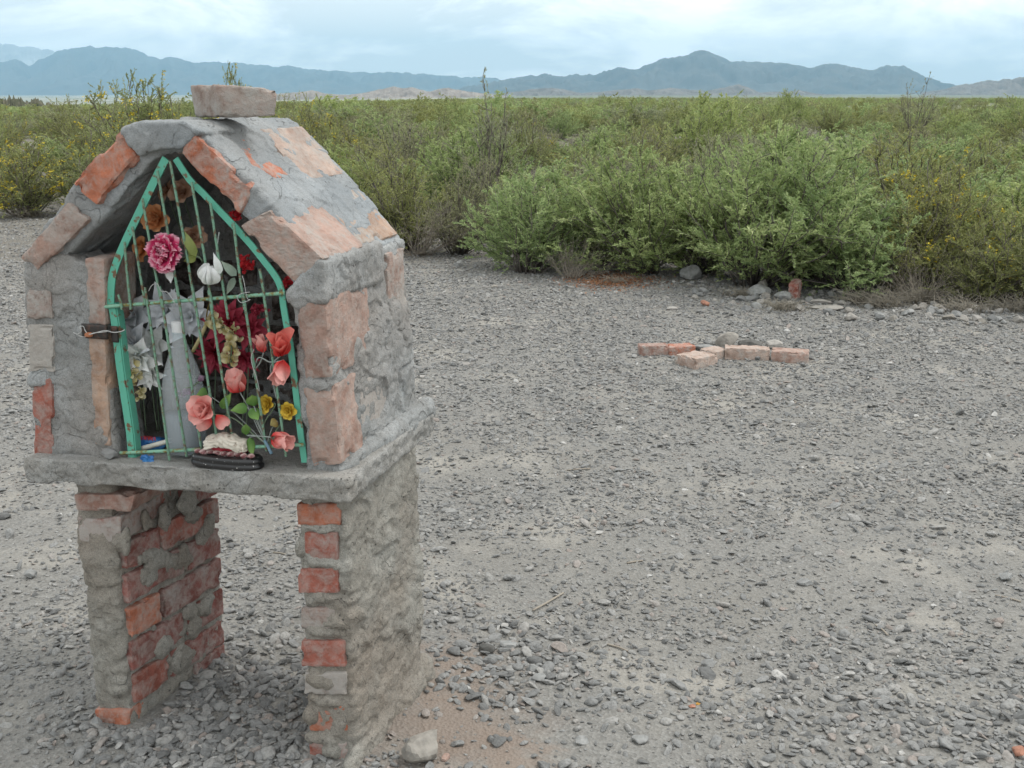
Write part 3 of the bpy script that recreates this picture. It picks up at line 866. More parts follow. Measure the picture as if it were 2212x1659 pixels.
# ================================================================== SHRINE
sh_root = loc(-.41, .25, 0); sh_root[2] = 0
shrine = tag(empty('roadside_shrine', sh_root), 'small mortar-daubed brick shrine house on two brick pillars with mint gate', 'shrine')
def part(name, V, Fc, mat, parent=shrine, smooth=True):
    return obj(name, mesh_from(name, np.asarray(V) - sh_root, Fc, mat, smooth), parent)
def plaster(V, Fc, amp=1.0, terr=.005, seed=0.0, fine=.0016, low=.006):
    N = normals(V, Fc)
    h = amp * low * fbm(V * 7 + seed, 3)
    q = V * np.array([5.5, 5.5, 7.0]) + seed * 1.7
    q = q + .35 * np.stack([pn(q * 2 + 11), pn(q * 2 + 23), pn(q * 2 + 37)], 1)
    h += 1.3 * terr * sstep(.02, .045, pn(q)) + .8 * terr * sstep(.10, .14, pn(q * 1.9 + 40)) - .5 * terr * sstep(.25, .28, pn(q * 2.6 + 80))
    h += 1.5 * amp * fine * fbm(V * 48 + seed, 3) + amp * fine * 1.2 * pn(V * 19 + seed + 5)
    return V + N * h[:, None]
def px_poly(pts, d=0.0): return [uz(x, y, d) for x, y in pts]
BR = dict(orange=(.46, .165, .095), red=(.36, .125, .092), pink=(.41, .275, .225), pale=(.47, .355, .295), dusty=(.34, .20, .16), maroon=(.25, .095, .08), tan=(.43, .29, .21), inner_shade=(.055, .042, .038))
_bs = [0]
def brick(parent, quad, d0, d1, kind, dust=.35, rough=.0028, chip=.012, du=0.0, dz=0.0, seed=None):
    """quad: four (u, z) corners on the front - bottom-left, bottom-right, top-right, top-left"""
    _bs[0] += 1
    c = np.zeros((2, 2, 2, 3))
    bl, br, tr, tl = quad
    for j, (dd, s) in enumerate(((d0, 0), (d1, 1))):
        for (i, k, p) in ((0, 0, bl), (1, 0, br), (1, 1, tr), (0, 1, tl)):
            c[i, j, k] = loc(p[0] + du * s, dd, p[1] + dz * s)
    V, Fc = warp_block(c, .0070, .0045, rough, seed or _bs[0], chip, 36)
    V = V + (np.random.RandomState(_bs[0]).normal(0, .0012, 3))
    o = part('brick', V, Fc, M_brick, parent, smooth=False)
    k = BR[kind]; j = random.Random(_bs[0]).uniform(.9, 1.1)
    o.color = (k[0] * j, k[1] * j, k[2] * j, dust)
    return o
def rect(u0, z0, u1, z1): return [(u0, z0), (u1, z0), (u1, z1), (u0, z1)]

# ---- slab
bag = Bag()
# the slab dips a little to the left, as the measured edge shows
sl_top = lambda u: .746 + (u + .82) * .034
V, Fc = unit_box(2, 2, 2)
slab_c = np.zeros((2, 2, 2, 3))
for i, u in enumerate((-.842, .040)):
    for j, d in enumerate((-.045, .545)):
        for k in (0, 1):
            slab_c[i, j, k] = loc(u - (.005 if j else 0), d, sl_top(u) - (.0 if k else .058))
Vs, Fs = warp_block(slab_c, .005, .006, 0, 1, 0, 190)
Ns = normals(Vs, Fs)
side_ = 1 - np.abs(Ns[:, 2])
h = .003 * fbm(Vs * 9 + 5, 3) * (.3 + side_) + .007 * side_ * fbm(Vs * 42, 4) + .004 * side_ * pn(Vs * np.array([7, 7, 20]) + 9) - .008 * sstep(.15, .4, pn(Vs * 13 + 60)) * side_
Vs = Vs + Ns * h[:, None]
lower = np.clip((.74 - Vs[:, 2]) / .05, 0, 1)
Vs[:, 2] -= .008 * lower * sstep(-.2, .5, pn(Vs * np.array([16, 16, 1]) + 3))
part('slab', Vs, Fs, M_slab)

# ---- pillars
def pillar(name, body, lumps, low, seed):
    bag = Bag()
    for b in body: bag.add(*b)
    for l in lumps: bag.add(*l)
    V, Fc = voxel(bag, .0062)
    V = relax(V, Fc, 2)
    V = plaster(V, Fc, 1.0, .0045, seed, .0022, low)
    return part(name, V, Fc, M_pillar)
def skew_box(u0, u1, d0, d1, z0, z1, du=0.0, top=0.0):
    V = []
    for z, s in ((z0, 0), (z1, 1)):
        V += [loc(u0 - (0 if s else top), d0, z), loc(u1 + (0 if s else top), d0, z), loc(u1 + du + (0 if s else top), d1, z), loc(u0 + du, d1, z)]
    Fc = [(3, 2, 1, 0), (4, 5, 6, 7), (0, 1, 5, 4), (1, 2, 6, 5), (2, 3, 7, 6), (3, 0, 4, 7)]
    return V, Fc
E1, E2, E3 = SU, SD, SZ
lr = random.Random(8)
lumpsR = []
for i in range(46):                                     # plaster thrown on the outer side
    z = lr.uniform(.02, .70); d = lr.uniform(.03, .40)
    lumpsR.append(ellipsoid(loc(.002, d, z), E1 * lr.uniform(.008, .017), E2 * lr.uniform(.02, .06), E3 * lr.uniform(.02, .07)))
for d in np.linspace(.03, .46, 9):                      # foot of mortar spreading over the soil
    lumpsR.append(ellipsoid(loc(.006 + .02 * d / .45, d * .93, .0), E1 * (.018 + .035 * d), E2 * .07, E3 * (.05 + .10 * d)))
for (px, py, ru, rz) in ((703, 1290, .038, .016), (690, 1470, .045, .022), (720, 1345, .03, .012), (700, 1365, .045, .009), (705, 1512, .045, .011), (690, 1595, .045, .013), (648, 1180, .009, .024), (672, 1545, .016, .022), (700, 1215, .045, .008), (690, 1142, .045, .007), (672, 1300, .016, .016), (715, 1620, .02, .02)):
    lumpsR.append(ellipsoid(front(px, py, .004), E1 * ru, E2 * .014, E3 * rz))
pr = pillar('pillar', [skew_box(-.112, .004, .008, .41, -.05, .715, .03, .006)], lumpsR, .0055, 3.0)
rowsR = [((638, 735, 1087, 1136), 'orange', .10), ((655, 728, 1150, 1211), 'red', .45), ((643, 731, 1229, 1284), 'red', .40), ((648, 722, 1312, 1358), 'dusty', .55),
         ((650, 747, 1383, 1440), 'red', .30), ((655, 748, 1453, 1500), 'dusty', .66), ((668, 757, 1524, 1580), 'orange', .30), ((668, 757, 1604, 1644), 'red', .5)]
for (x0, x1, y0, y1), kd, du_ in rowsR:
    a, b, c_, d_ = uz(x0, y1), uz(x1, y1), uz(x1, y0), uz(x0, y0)
    brick(pr, [a, (min(b[0], -.008), b[1]), (min(c_[0], -.008), c_[1]), d_], -.001, .235, kd, du_, chip=.006)
    zc0, zc1 = a[1], c_[1]
    brick(pr, rect(-.116, zc0, -.010, zc1), .245, .405, 'maroon', .45)
lumpsL = []
for (px, py, ru, rz) in ((222, 1200, .045, .035), (228, 1245, .048, .04), (230, 1300, .05, .042), (232, 1350, .05, .035), (236, 1400, .046, .036), (240, 1450, .044, .034), (242, 1490, .04, .03), (225, 1175, .03, .02), (262, 1165, .016, .03)):
    for q in range(3):
        lumpsL.append(ellipsoid(front(px + lr.uniform(-16, 16), py + lr.uniform(-18, 18), .006), E1 * ru * lr.uniform(.5, .95), E2 * lr.uniform(.006, .020), E3 * rz * lr.uniform(.6, 1.2)))
def inner(z, d): return -.632 + .055 * (d / .38) + .018 * (z / .65)
for i in range(22):
    z = lr.uniform(.05, .62); d = lr.uniform(.03, .36)
    lumpsL.append(ellipsoid(loc(inner(z, d), d, z), E1 * lr.uniform(.004, .009), E2 * lr.uniform(.02, .05), E3 * lr.uniform(.015, .04)))
pl_ = pillar('pillar', [skew_box(-.742, -.637, .008, .385, -.05, .695, .055, 0.0)], lumpsL, .0045, 9.0)
# top header, second brick and the orange one at the foot show on the front
brick(pl_, px_poly([(172, 1100), (288, 1103), (298, 1066), (165, 1064)]), -.012, .22, 'dusty', .42, chip=.016)
brick(pl_, px_poly([(171, 1170), (262, 1172), (262, 1115), (168, 1115)]), -.004, .235, 'red', .50)
brick(pl_, px_poly([(205, 1568), (284, 1580), (283, 1532), (204, 1532)]), -.003, .235, 'orange', .35)
zc = [uz(235, y)[1] for y in (1172, 1242, 1312, 1385, 1455, 1525)]
for r in range(5):
    z1, z0 = zc[r] - .006, zc[r + 1] + .008
    split = (.14, .235, .13, .22, .15)[r]
    for (d0, d1) in ((.016, split), (split + .012, .385)):
        zz = (z0 + z1) / 2
        uA, uB = inner(zz, d0) + .002, inner(zz, d1) + .002
        kd = (('maroon', 'red'), ('maroon', 'maroon'), ('orange', 'maroon'), ('maroon', 'maroon'), ('red', 'maroon'))[r][0 if d0 < .02 else 1]
        brick(pl_, [(-.735, z0), (uA, z0), (uA, z1), (-.735, z1)], d0, d1, kd, .43, du=uB - uA)
for (z0, z1) in ((uz(235, 1166)[1], uz(235, 1120)[1]), (uz(235, 1100)[1], uz(235, 1066)[1]), (.005, .06)):
    zz = (z0 + z1) / 2
    brick(pl_, [(-.73, z0), (inner(zz, .3) + .003, z0), (inner(zz, .3) + .003, z1), (-.73, z1)], .25, .385, 'maroon', .40, du=.012)

# ---- house: mortar bodies
HD = .50                                               # depth of the house
bag = Bag()
bag.add(*prism([(-.003, .765), (-.014, .97), (-.028, 1.17), (-.034, 1.25), (-.10, 1.215), (-.093, 1.0), (-.088, .765)], .006, HD + .01))
bag.add(*prism([(-.836, .72), (-.830, .96), (-.824, 1.19), (-.812, 1.25), (-.70, 1.255), (-.665, 1.235), (-.622, 1.235), (-.612, .74)], .008, .13))
bag.add(*prism([(-.836, .72), (-.830, .96), (-.824, 1.19), (-.812, 1.25), (-.72, 1.255), (-.70, .73)], .10, HD))
bag.add(*prism([(-.83, .73), (-.82, 1.25), (-.60, 1.45), (-.49, 1.53), (-.33, 1.53), (-.2, 1.41), (-.04, 1.25), (-.005, .77)], HD - .07, HD))       # back wall
lumpsH = []
for i in range(60):                                    # thrown plaster low on the right side
    z = lr.uniform(.79, 1.08); d = lr.uniform(.12, .47)
    lumpsH.append(ellipsoid(loc(-.008 - .025 * (z - .77), d, z), E1 * lr.uniform(.004, .010), E2 * lr.uniform(.02, .05), E3 * lr.uniform(.02, .06)))
for d in np.linspace(.08, .56, 10):                    # fillet at the foot of the right wall
    lumpsH.append(ellipsoid(loc(.0 + .012 * (d / .56), d * .93, .778), E1 * (.010 + .014 * (d / .56)), E2 * .06, E3 * (.012 + .022 * (d / .56))))
for (px, py, ru, rz, dd) in ((686, 826, .032, .007, .006), (120, 610, .04, .03, .01), (85, 820, .03, .02, .01), (222, 940, .02, .03, .006)):
    lumpsH.append(ellipsoid(front(px, py, dd), E1 * ru, E2 * .010, E3 * rz))
for l in lumpsH: bag.add(*l)
bag.add(*prism(px_poly([(622, 640), (640, 612), (690, 562), (700, 568), (704, 652), (690, 648), (668, 652), (655, 668), (636, 660)]), -.004, .33))
V, Fc = voxel(bag, .0046); V = relax(V, Fc, 2)
V = plaster(V, Fc, 1.0, .0042, 21.0, .0015, .0026)
walls = part('wall', V, Fc, M_wall)
bag = Bag()
oR = [(-.034, 1.252), (-.128, 1.363), (-.187, 1.424), (-.313, 1.540), (-.365, 1.565)]
oL = [(-.365, 1.565), (-.462, 1.560), (-.503, 1.537), (-.650, 1.425), (-.812, 1.25)]
bag.add(*prism(oR + [(-.385, 1.505), (-.340, 1.492), (-.215, 1.365), (-.098, 1.205)], .012, HD + .005))
bag.add(*prism(oL + [(-.72, 1.235), (-.57, 1.365), (-.44, 1.488), (-.385, 1.505)], .012, HD + .005))
bag.add(*prism(px_poly([(268, 284), (305, 264), (400, 261), (440, 286), (422, 292), (396, 320), (350, 322), (303, 334)]), -.008, .22))
V, Fc = voxel(bag, .0046); V = relax(V, Fc, 2)
V = plaster(V, Fc, 1.0, .0036, 33.0, .0008, .0018)
roof = part('roof', V, Fc, M_roof)

# ---- house: bricks
B = lambda par, pts, d0, d1, kind, dust=.35, **k: brick(par, px_poly(pts), d0, d1, kind, dust, **k)
# roof, right slope (two rows deep)
B(roof, [(391, 326), (519, 459), (549, 403), (422, 287)], -.006, .235, 'orange', .40, rough=.004, chip=.016)
B(roof, [(519, 486), (643, 615), (700, 557), (584, 450)], -.004, .235, 'pink', .42, rough=.004, chip=.014)
def slope(t0, t1, lift, thick):
    """a brick lying in the right roof slope, t measured from the eave up"""
    a, b = np.array([-.030, 1.258]), np.array([-.315, 1.546])
    dirv = (b - a) / np.linalg.norm(b - a); nv = np.array([-dirv[1], dirv[0]]) * -1
    L = np.linalg.norm(b - a)
    p0 = a + dirv * L * t0 + nv * lift; p1 = a + dirv * L * t1 + nv * lift
    q0, q1 = p0 - nv * thick, p1 - nv * thick
    return [tuple(q0), tuple(p0), tuple(p1), tuple(q1)]
brick(roof, slope(.03, .44, .006, .062), .255, .495, 'tan', .52, rough=.003)
brick(roof, slope(.56, .98, .007, .062), .262, .498, 'pale', .45, rough=.003)
brick(roof, slope(.46, .545, .0, .05), .25, .49, 'dusty', .6)
# roof, left slope
B(roof, [(213, 443), (303, 333), (267, 281), (155, 390)][0:1] + [(305, 335), (266, 281), (154, 398)], -.010, .235, 'orange', .34, rough=.004, chip=.018)
B(roof, [(80, 592), (194, 474), (148, 436), (45, 556)], -.008, .235, 'pink', .46, rough=.004, chip=.018)
brick(roof, [(-.70, 1.25), (-.60, 1.385), (-.655, 1.42), (-.80, 1.26)], .25, .49, 'dusty', .5)
brick(roof, [(-.58, 1.375), (-.455, 1.49), (-.51, 1.54), (-.645, 1.425)], .25, .49, 'red', .5)
brick(roof, [(-.44, 1.492), (-.345, 1.492), (-.345, 1.548), (-.455, 1.546)], .03, .24, 'dusty', .6)
# right wall
B(walls, [(661, 818), (718, 814), (704, 645), (640, 655)], -.004, .235, 'pink', .40, rough=.003)
B(walls, [(677, 1010), (741, 1003), (722, 833), (657, 836)], -.006, .125, 'pink', .34, rough=.003)
brick(walls, rect(-.088, 1.05, -.016, 1.235), .36, .49, 'pink', .56)
brick(walls, rect(-.088, .80, -.006, .95), .14, .36, 'dusty', .62)
# left pier: outer bricks and the inner jamb
B(walls, [(75, 990), (118, 993), (112, 815), (68, 815)], -.002, .125, 'red', .42)
B(walls, [(66, 800), (120, 803), (118, 700), (62, 700)], -.004, .125, 'pale', .64)
B(walls, [(60, 690), (116, 692), (112, 625), (58, 620)], -.002, .125, 'dusty', .55)
B(walls, [(208, 958), (243, 964), (230, 724), (194, 722)], -.004, .125, 'tan', .30, rough=.003)
B(walls, [(192, 700), (230, 704), (227, 560), (184, 558)], -.003, .125, 'pink', .42, rough=.003)

# ---- inside: bare brick lining on the back wall, interior shade painted into its colour
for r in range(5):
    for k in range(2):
        brick(walls, rect(-.70 + .30 * k + .02 * (r % 2), .775 + .085 * r, -.42 + .30 * k + .02 * (r % 2), .85 + .085 * r), HD - .079, HD - .02, 'inner_shade', .30)

# ---- gate
GD = .008
gate = obj('gate', None, shrine) if False else None
def gp(x, y, d=GD): return front(x, y, d)
def strip(pts, w_dir_px, width, thick, d=GD):
    """a flat bar along picture points, its width lying in the gate's plane"""
    P = bez([gp(x, y, d) for x, y in pts], 40)
    T = unit(np.gradient(P, axis=0)); W = unit(np.cross(T, SD))
    out = []
    V = np.stack([P - W * width / 2 - SD * thick / 2, P + W * width / 2 - SD * thick / 2, P + W * width / 2 + SD * thick / 2, P - W * width / 2 + SD * thick / 2], 1).reshape(-1, 3)
    n = len(P); Fc = []
    for i in range(n - 1):
        for s in range(4):
            Fc.append((i * 4 + s, i * 4 + (s + 1) % 4, (i + 1) * 4 + (s + 1) % 4, (i + 1) * 4 + s))
    Fc += [(3, 2, 1, 0), tuple((n - 1) * 4 + s for s in range(4))]
    return V, Fc
def zA(x, y): return (x * .2083 + 215, y * .2083 + 322.6)
def zB(x, y): return (x * .2315 + 215, y * .2315 + 652.8)
lf = [zA(690, 95), zA(560, 350), zA(420, 640), zA(300, 890), zA(215, 1080), zA(150, 1260), zA(125, 1400), zA(118, 1600), zB(125, 80), zB(150, 250), zB(190, 600), zB(250, 1000), zB(285, 1240), zB(305, 1495)]
rf = [zA(790, 95), zA(930, 310), zA(1070, 450), zA(1200, 590), zA(1400, 800), zA(1560, 975), zA(1700, 1150), zA(1800, 1280), zA(1860, 1380), zA(1895, 1500), zB(1715, 20), zB(1750, 230), zB(1785, 430), zB(1835, 850), zB(1880, 1250), zB(1915, 1495)]
bag = Bag()
bag.add(*strip(lf, None, .0190, .004)); bag.add(*strip(rf, None, .0155, .004))
# the left upright is angle iron: a second flange turned inward
P = bez([gp(*p) for p in lf[7:]], 30); T = unit(np.gradient(P, axis=0)); W = unit(np.cross(T, SD))
edge = P - W * .0102 if (W[0] @ SU) < 0 else P + W * .0102
V = np.stack([edge, edge + SU * .003, edge + SU * .003 + SD * .022, edge + SD * .022], 1).reshape(-1, 3)
Fq = [(i * 4 + s, i * 4 + (s + 1) % 4, (i + 1) * 4 + (s + 1) % 4, (i + 1) * 4 + s) for i in range(len(P) - 1) for s in range(4)]
bag.add(V, Fq)
gate = obj('gate', bag.mesh('gate', M_mint, sh_root, smooth=False), shrine)
gate['label'] = 'arched mint-green iron gate leaning in the shrine opening'
def rebar(p0, p1, r=.0031, mat=M_bar, name='bar', rib=.0006, pitch=.0048, bend=.002):
    p0, p1 = np.asarray(p0), np.asarray(p1); L = np.linalg.norm(p1 - p0)
    n = max(8, int(L / (pitch / 3)))
    t = np.linspace(0, 1, n)[:, None]
    P = p0 + (p1 - p0) * t + np.sin(t * 3.1) * bend * SU * lr.uniform(-1, 1)
    rr = np.where(np.arange(n) % 3 == 0, r + rib, r)
    V, Fc = tube_arrays(P, rr, 7)
    return obj(name, mesh_from(name, V - sh_root, Fc, mat), gate)
bd = GD - .006
rebar(gp(*zA(60, 1632), bd), gp(*zA(1925, 1490), bd), .0045, M_rail, 'rail', .0003)
rebar(gp(*zB(195, 1408), bd), gp(*zB(1905, 1330), bd), .0045, M_rail, 'rail', .0003)
bd2 = bd - .007
for a, b in (((260, 960), (325, 1660)), ((340, 800), (475, 1610)), ((445, 510), (655, 1650)), ((600, 220), (838, 1650)), ((730, 120), (995, 1650)), ((955, 340), (1170, 1650)), ((1150, 560), (1335, 1760)), ((1390, 760), (1505, 1660)), ((1660, 1240), (1725, 1660))):
    rebar(gp(*zA(*a), bd2), gp(*zA(*b), bd2))
for a, b in (((-12, -60), (20, 40)), ((425, -140), (652, 1475)), ((563, -150), (812, 1440)), ((725, -145), (962, 1430)), ((868, -140), (1120, 1425)), ((1018, -110), (1268, 1450)), ((1340, -90), (1560, 1390)), ((1535, -60), (1740, 1440)), ((175, -70), (210, 70))):
    if a[0] < 0: continue
    rebar(gp(*zB(*a), bd2), gp(*zB(*b), bd2))
# latch: dark iron plate let into the jamb, tied with wire
pl0 = front(205, 716, -.006)
V, Fc = warp_block(box8(pl0, SU * .070, SD * .008, SZ * .036), .006, .002, .0008, 77, .002)
latch = part('latch_plate', V, Fc, M_iron)
V, Fc = warp_block(box8(front(248, 722, GD - .006), SU * .017, SD * .006, SZ * .040), .005, .001, .0006, 78, .001)
part('hinge_stub', V, Fc, M_iron, gate)
bag = Bag()
wp = [(158, 718), (168, 722), (176, 714), (172, 706), (180, 705), (184, 714), (192, 722), (210, 718), (228, 714), (245, 718), (262, 716), (270, 712)]
bag.add(*tube_arrays(bez([front(x, y, -.016 + .004 * math.sin(i * 1.7)) for i, (x, y) in enumerate(wp)], 60), .0012, 6))
bag.add(*tube_arrays(bez([front(x, y, -.018) for x, y in [(170, 725), (184, 728), (200, 720), (216, 718), (232, 716)]], 30), .001, 6))
obj('wire_tie', bag.mesh('wire_tie', M_wire, sh_root), latch)
V, Fc = rock(5, .012, .007, .008, 3)
ro = part('rust_lump', V + front(193, 724, -.016), Fc, mat_simple('orange_rust', (.36, .15, .08), .9), latch)
#@@THINGS

# ================================================================== LOOSE BLOCK ON THE ROOF
zr = 1.573
A_ = loc(*[uz(477, 252, .10)[0], .10, zr]); B_ = loc(uz(598, 250, .15)[0], .155, zr); D_ = loc(uz(414, 250, .18)[0], .185, zr); C_ = B_ + D_ - A_
blk = np.zeros((2, 2, 2, 3)); H_ = SZ * .072
for (i, j, p) in ((0, 0, A_), (1, 0, B_), (1, 1, C_), (0, 1, D_)):
    blk[i, j, 0] = p + (np.array([0, 0, .004]) if i else 0) + (p - (A_ + C_) / 2) * -.04; blk[i, j, 1] = p + H_ * (1.04 if i == 0 else .93) + (p - (A_ + C_) / 2) * .03
V, Fc = warp_block(blk, .006, .004, .004, 61, .014, 40)
o0 = (A_ + C_) / 2
bl = obj('broken_brick', mesh_from('broken_brick', V - o0, Fc, M_brick), location=o0)
bl.color = (.37, .29, .25, .52); tag(bl, 'loose greyish-pink half brick resting on top of the shrine roof', 'brick')

# ================================================================== OFFERINGS INSIDE
def mat_petal(name, base, tip, rough=.55, trans=.25, k0=.15, k1=.85):
    t = NT(name); a = t.n.new('ShaderNodeAttribute'); a.attribute_name = 'rnd'
    c = t.ramp(a.outputs['Fac'], [(k0, base), (k1, tip)])
    c = t.mix(c, (.82, .80, .78), t.ramp(t.noise(t.co(), 90, 4, .6), [(.35, .7), (.6, 0.0)]), 'MULTIPLY')
    t.col(c).rough(rough)
    tr = t.n.new('ShaderNodeBsdfTranslucent'); t.l.new(c, tr.inputs['Color'])
    ms = t.n.new('ShaderNodeMixShader'); ms.inputs[0].default_value = trans
    t.l.new(t.b.outputs[0], ms.inputs[1]); t.l.new(tr.outputs[0], ms.inputs[2]); t.l.new(ms.outputs[0], t.out.inputs['Surface'])
    return t.m
MP = dict(salmon=mat_petal('salmon_petal', (.72, .06, .055), (.84, .42, .38), k1=.70), deepsalmon=mat_petal('red_salmon_petal', (.70, .05, .045), (.76, .22, .18), k1=.9), pink=mat_petal('magenta_petal', (.58, .03, .13), (.86, .48, .58), k0=.80, k1=1.0),
          white=mat_petal('white_petal', (.72, .76, .72), (.88, .89, .89)), greywhite=mat_petal('faded_white_petal', (.62, .66, .68), (.78, .81, .85)), orange=mat_petal('orange_petal', (.55, .16, .04), (.66, .32, .15)),
          peach=mat_petal('peach_petal', (.45, .22, .12), (.55, .36, .26)), crimson=mat_petal('crimson_petal', (.30, .012, .03), (.46, .06, .10)), red=mat_petal('red_petal', (.50, .01, .02), (.62, .05, .06)),
          yellow=mat_petal('yellow_flower_petal', (.45, .22, .01), (.72, .52, .07)), cream=mat_petal('cream_petal', (.50, .42, .16), (.70, .64, .42)), mauve=mat_petal('mauve_petal', (.36, .22, .34), (.52, .38, .50)),
          leaf=mat_petal('cloth_leaf', (.10, .22, .05), (.22, .38, .10)), dullleaf=mat_petal('dull_cloth_leaf', (.20, .24, .06), (.34, .38, .14)), greyleaf=mat_petal('grey_cloth_leaf', (.18, .24, .19), (.30, .36, .29)), rustleaf=mat_petal('bronze_leaf', (.24, .17, .05), (.33, .28, .10)))
def petal(L, W, a0, curl, cup=.3, ruffle=0.0, seed=0, point=.5, mat='salmon', n=7, m=7):
    """a petal from the origin: a0 opening from the axis (z), curl bends it further out, cup hollows it"""
    s = np.linspace(0, 1, n + 1); ds = L / n
    a = a0 + curl * s ** 1.4
    x = np.concatenate([[0], np.cumsum(np.sin(a[1:]) * ds)]); z = np.concatenate([[0], np.cumsum(np.cos(a[1:]) * ds)])
    w = W * np.sin(np.pi * np.clip(s, 0, 1) ** (.55 + .5 * (1 - point)) * (.92 if point < .8 else 1.0)) ** .75 + W * .06
    if point >= .8: w = w * np.clip((1.02 - s) * 2.2, 0, 1) ** .6 + W * .015
    tt = np.linspace(-1, 1, m)
    V = []; R = []
    rs = np.random.RandomState(seed)
    ph = rs.rand(3) * 6
    for i in range(n + 1):
        for q in tt:
            nx, nz = -math.cos(a[i]), math.sin(a[i])
            off = cup * w[i] * q * q + ruffle * s[i] ** 1.5 * (math.sin(q * 7 + ph[0] + s[i] * 2) + .6 * math.sin(q * 13 + ph[1]))
            V.append((x[i] + nx * off, w[i] * q * (1 - .25 * abs(cup) * q * q), z[i] + nz * off + (ruffle * .8 * math.sin(q * 11 + ph[2]) if i == n else 0)))
            R.append(s[i])
    g = np.arange((n + 1) * m).reshape(n + 1, m)
    Fc = np.stack([g[:-1, :-1].ravel(), g[:-1, 1:].ravel(), g[1:, 1:].ravel(), g[1:, :-1].ravel()], 1)
    me = mesh_from('petal', np.array(V), Fc, MP[mat])
    at = me.attributes.new('rnd', 'FLOAT', 'POINT'); at.data.foreach_set('value', np.array(R, np.float32))
    return me
CAMV = lambda p: unit(CAMP - p)
def flower(name, p, axis, rings, label, mat='salmon', size=1.0, ruffle=0.0, stem=None, leaves=(), seed=0, calyx=None, center=None, stem_mat=None, spread=None):
    """rings: (count, length, width, opening, curl, cup, point)"""
    p = np.asarray(p, float); ax = Vector(unit(np.asarray(axis, float)).tolist())
    root = empty(name, p); root.rotation_mode = 'QUATERNION'; root.rotation_quaternion = ax.to_track_quat('Z', 'Y')
    Minv = np.array(root.rotation_quaternion.to_matrix().transposed())
    tolocal = lambda V: (np.asarray(V) - p) @ Minv.T
    rs = random.Random(seed)
    for ri, (cnt, L, W, a0, curl, cup, point) in enumerate(rings):
        mk = [petal(L * size, W * size, a0, curl, cup, ruffle * size, seed * 10 + ri * 3 + v_, point, mat) for v_ in range(2)]
        for k in range(cnt):
            o = obj('petal', mk[k % 2], root)
            sp = (k / cnt * 2 * math.pi) if spread is None else (spread[0] + (spread[1] - spread[0]) * k / max(1, cnt - 1))
            o.rotation_euler = (rs.uniform(-.09, .09), rs.uniform(-.09, .09), sp + ri * .55 + rs.uniform(-.14, .14))
            q = rs.uniform(.88, 1.1); o.scale = (q, q, q)
    if center:
        r_, mc = center
        V, Fc = rock(seed + 3, r_, r_, r_ * .7, 2)
        obj('flower_center', mesh_from('flower_center', V, Fc, mc), root)
    if calyx:
        for k in range(5):
            o = obj('sepal', petal(calyx, calyx * .28, .5, .3, .2, 0, 5, .9, 'greyleaf', 4, 5), root); o.rotation_euler = (0, 0, k * 1.257)
    if stem is not None:
        V, Fc = tube_arrays(bez(tolocal(stem), 18), .0016, 6)
        obj('stem', mesh_from('stem', V, Fc, stem_mat or M_stemwire), root)
    for (base, tip, wd, mt) in leaves:
        base, tip = np.asarray(base), np.asarray(tip); L = np.linalg.norm(tip - base)
        me = petal(L, wd, 0, .25, .25, 0, seed + 1, .92, mt, 8, 7)
        V = np.empty(len(me.vertices) * 3); me.vertices.foreach_get('co', V); V = V.reshape(-1, 3)
        zax = unit(tip - base); xa = unit(np.cross(np.cross(zax, -CAMV(base)), zax))
        ya = np.cross(zax, xa)
        W_ = base + V[:, :1] * xa + V[:, 1:2] * ya + V[:, 2:3] * zax
        me.vertices.foreach_set('co', tolocal(W_).astype(np.float32).ravel()); me.update()
        me.name = 'leaf'
        obj('leaf', me, root)
    return tag(root, label, 'flower')
fr = front
def A2(x, y, d): return fr(*zA(x, y), d)
def B2(x, y, d): return fr(*zB(x, y), d)
FRT = -SD; UPV = SZ
ROSE = [(3, .024, .011, .10, .15, .9, .35), (4, .030, .015, .35, .45, .7, .35), (5, .036, .019, .75, .9, .45, .35)]
# upper group
flower('carnation', A2(700, 1085, -.012), FRT + .25 * UPV - .15 * SU, [(7, .022, .012, .12, .3, .3, .2), (9, .029, .014, .45, .35, .25, .2), (11, .035, .016, .85, .35, .2, .2), (12, .038, .017, 1.25, .3, .2, .2)],
       'frilly magenta carnation tied to the gate high on the left', 'pink', 1.3, .0048, stem=[A2(700, 1085, -.012), A2(850, 1120, 0.0), A2(1010, 1110, .0), A2(1070, 1160, .004)],
       leaves=[(A2(1000, 1110, -.002), A2(840, 800, -.006), .011, 'dullleaf'), (A2(1010, 1110, -.001), A2(860, 1010, .0), .008, 'dullleaf'), (A2(1000, 1120, -.003), A2(860, 1165, -.006), .009, 'dullleaf'), (A2(720, 1240, -.006), A2(740, 1390, -.010), .010, 'white'), (A2(690, 1230, -.004), A2(640, 1290, -.008), .008, 'white')], seed=1)
flower('rose_bud', A2(1150, 1405, -.014), UPV + .25 * FRT + .1 * SU, [(3, .026, .012, .02, -.15, .9, .45), (4, .030, .015, .20, -.25, .8, .55)], 'white rosebud bound to a gate bar with wire, grey-green leaves beside', 'white', 1.6,
       leaves=[(A2(1255, 1290, -.012), A2(1180, 1070, -.016), .009, 'white'), (A2(1420, 1310, -.010), A2(1250, 1150, -.014), .010, 'greyleaf'), (A2(1400, 1330, -.012), A2(1310, 1520, -.014), .008, 'greyleaf')],
       stem=[A2(1160, 1400, -.012), A2(1190, 1250, -.002), A2(1215, 1040, -.004), A2(1240, 860, -.004)], stem_mat=M_greystem, seed=2)
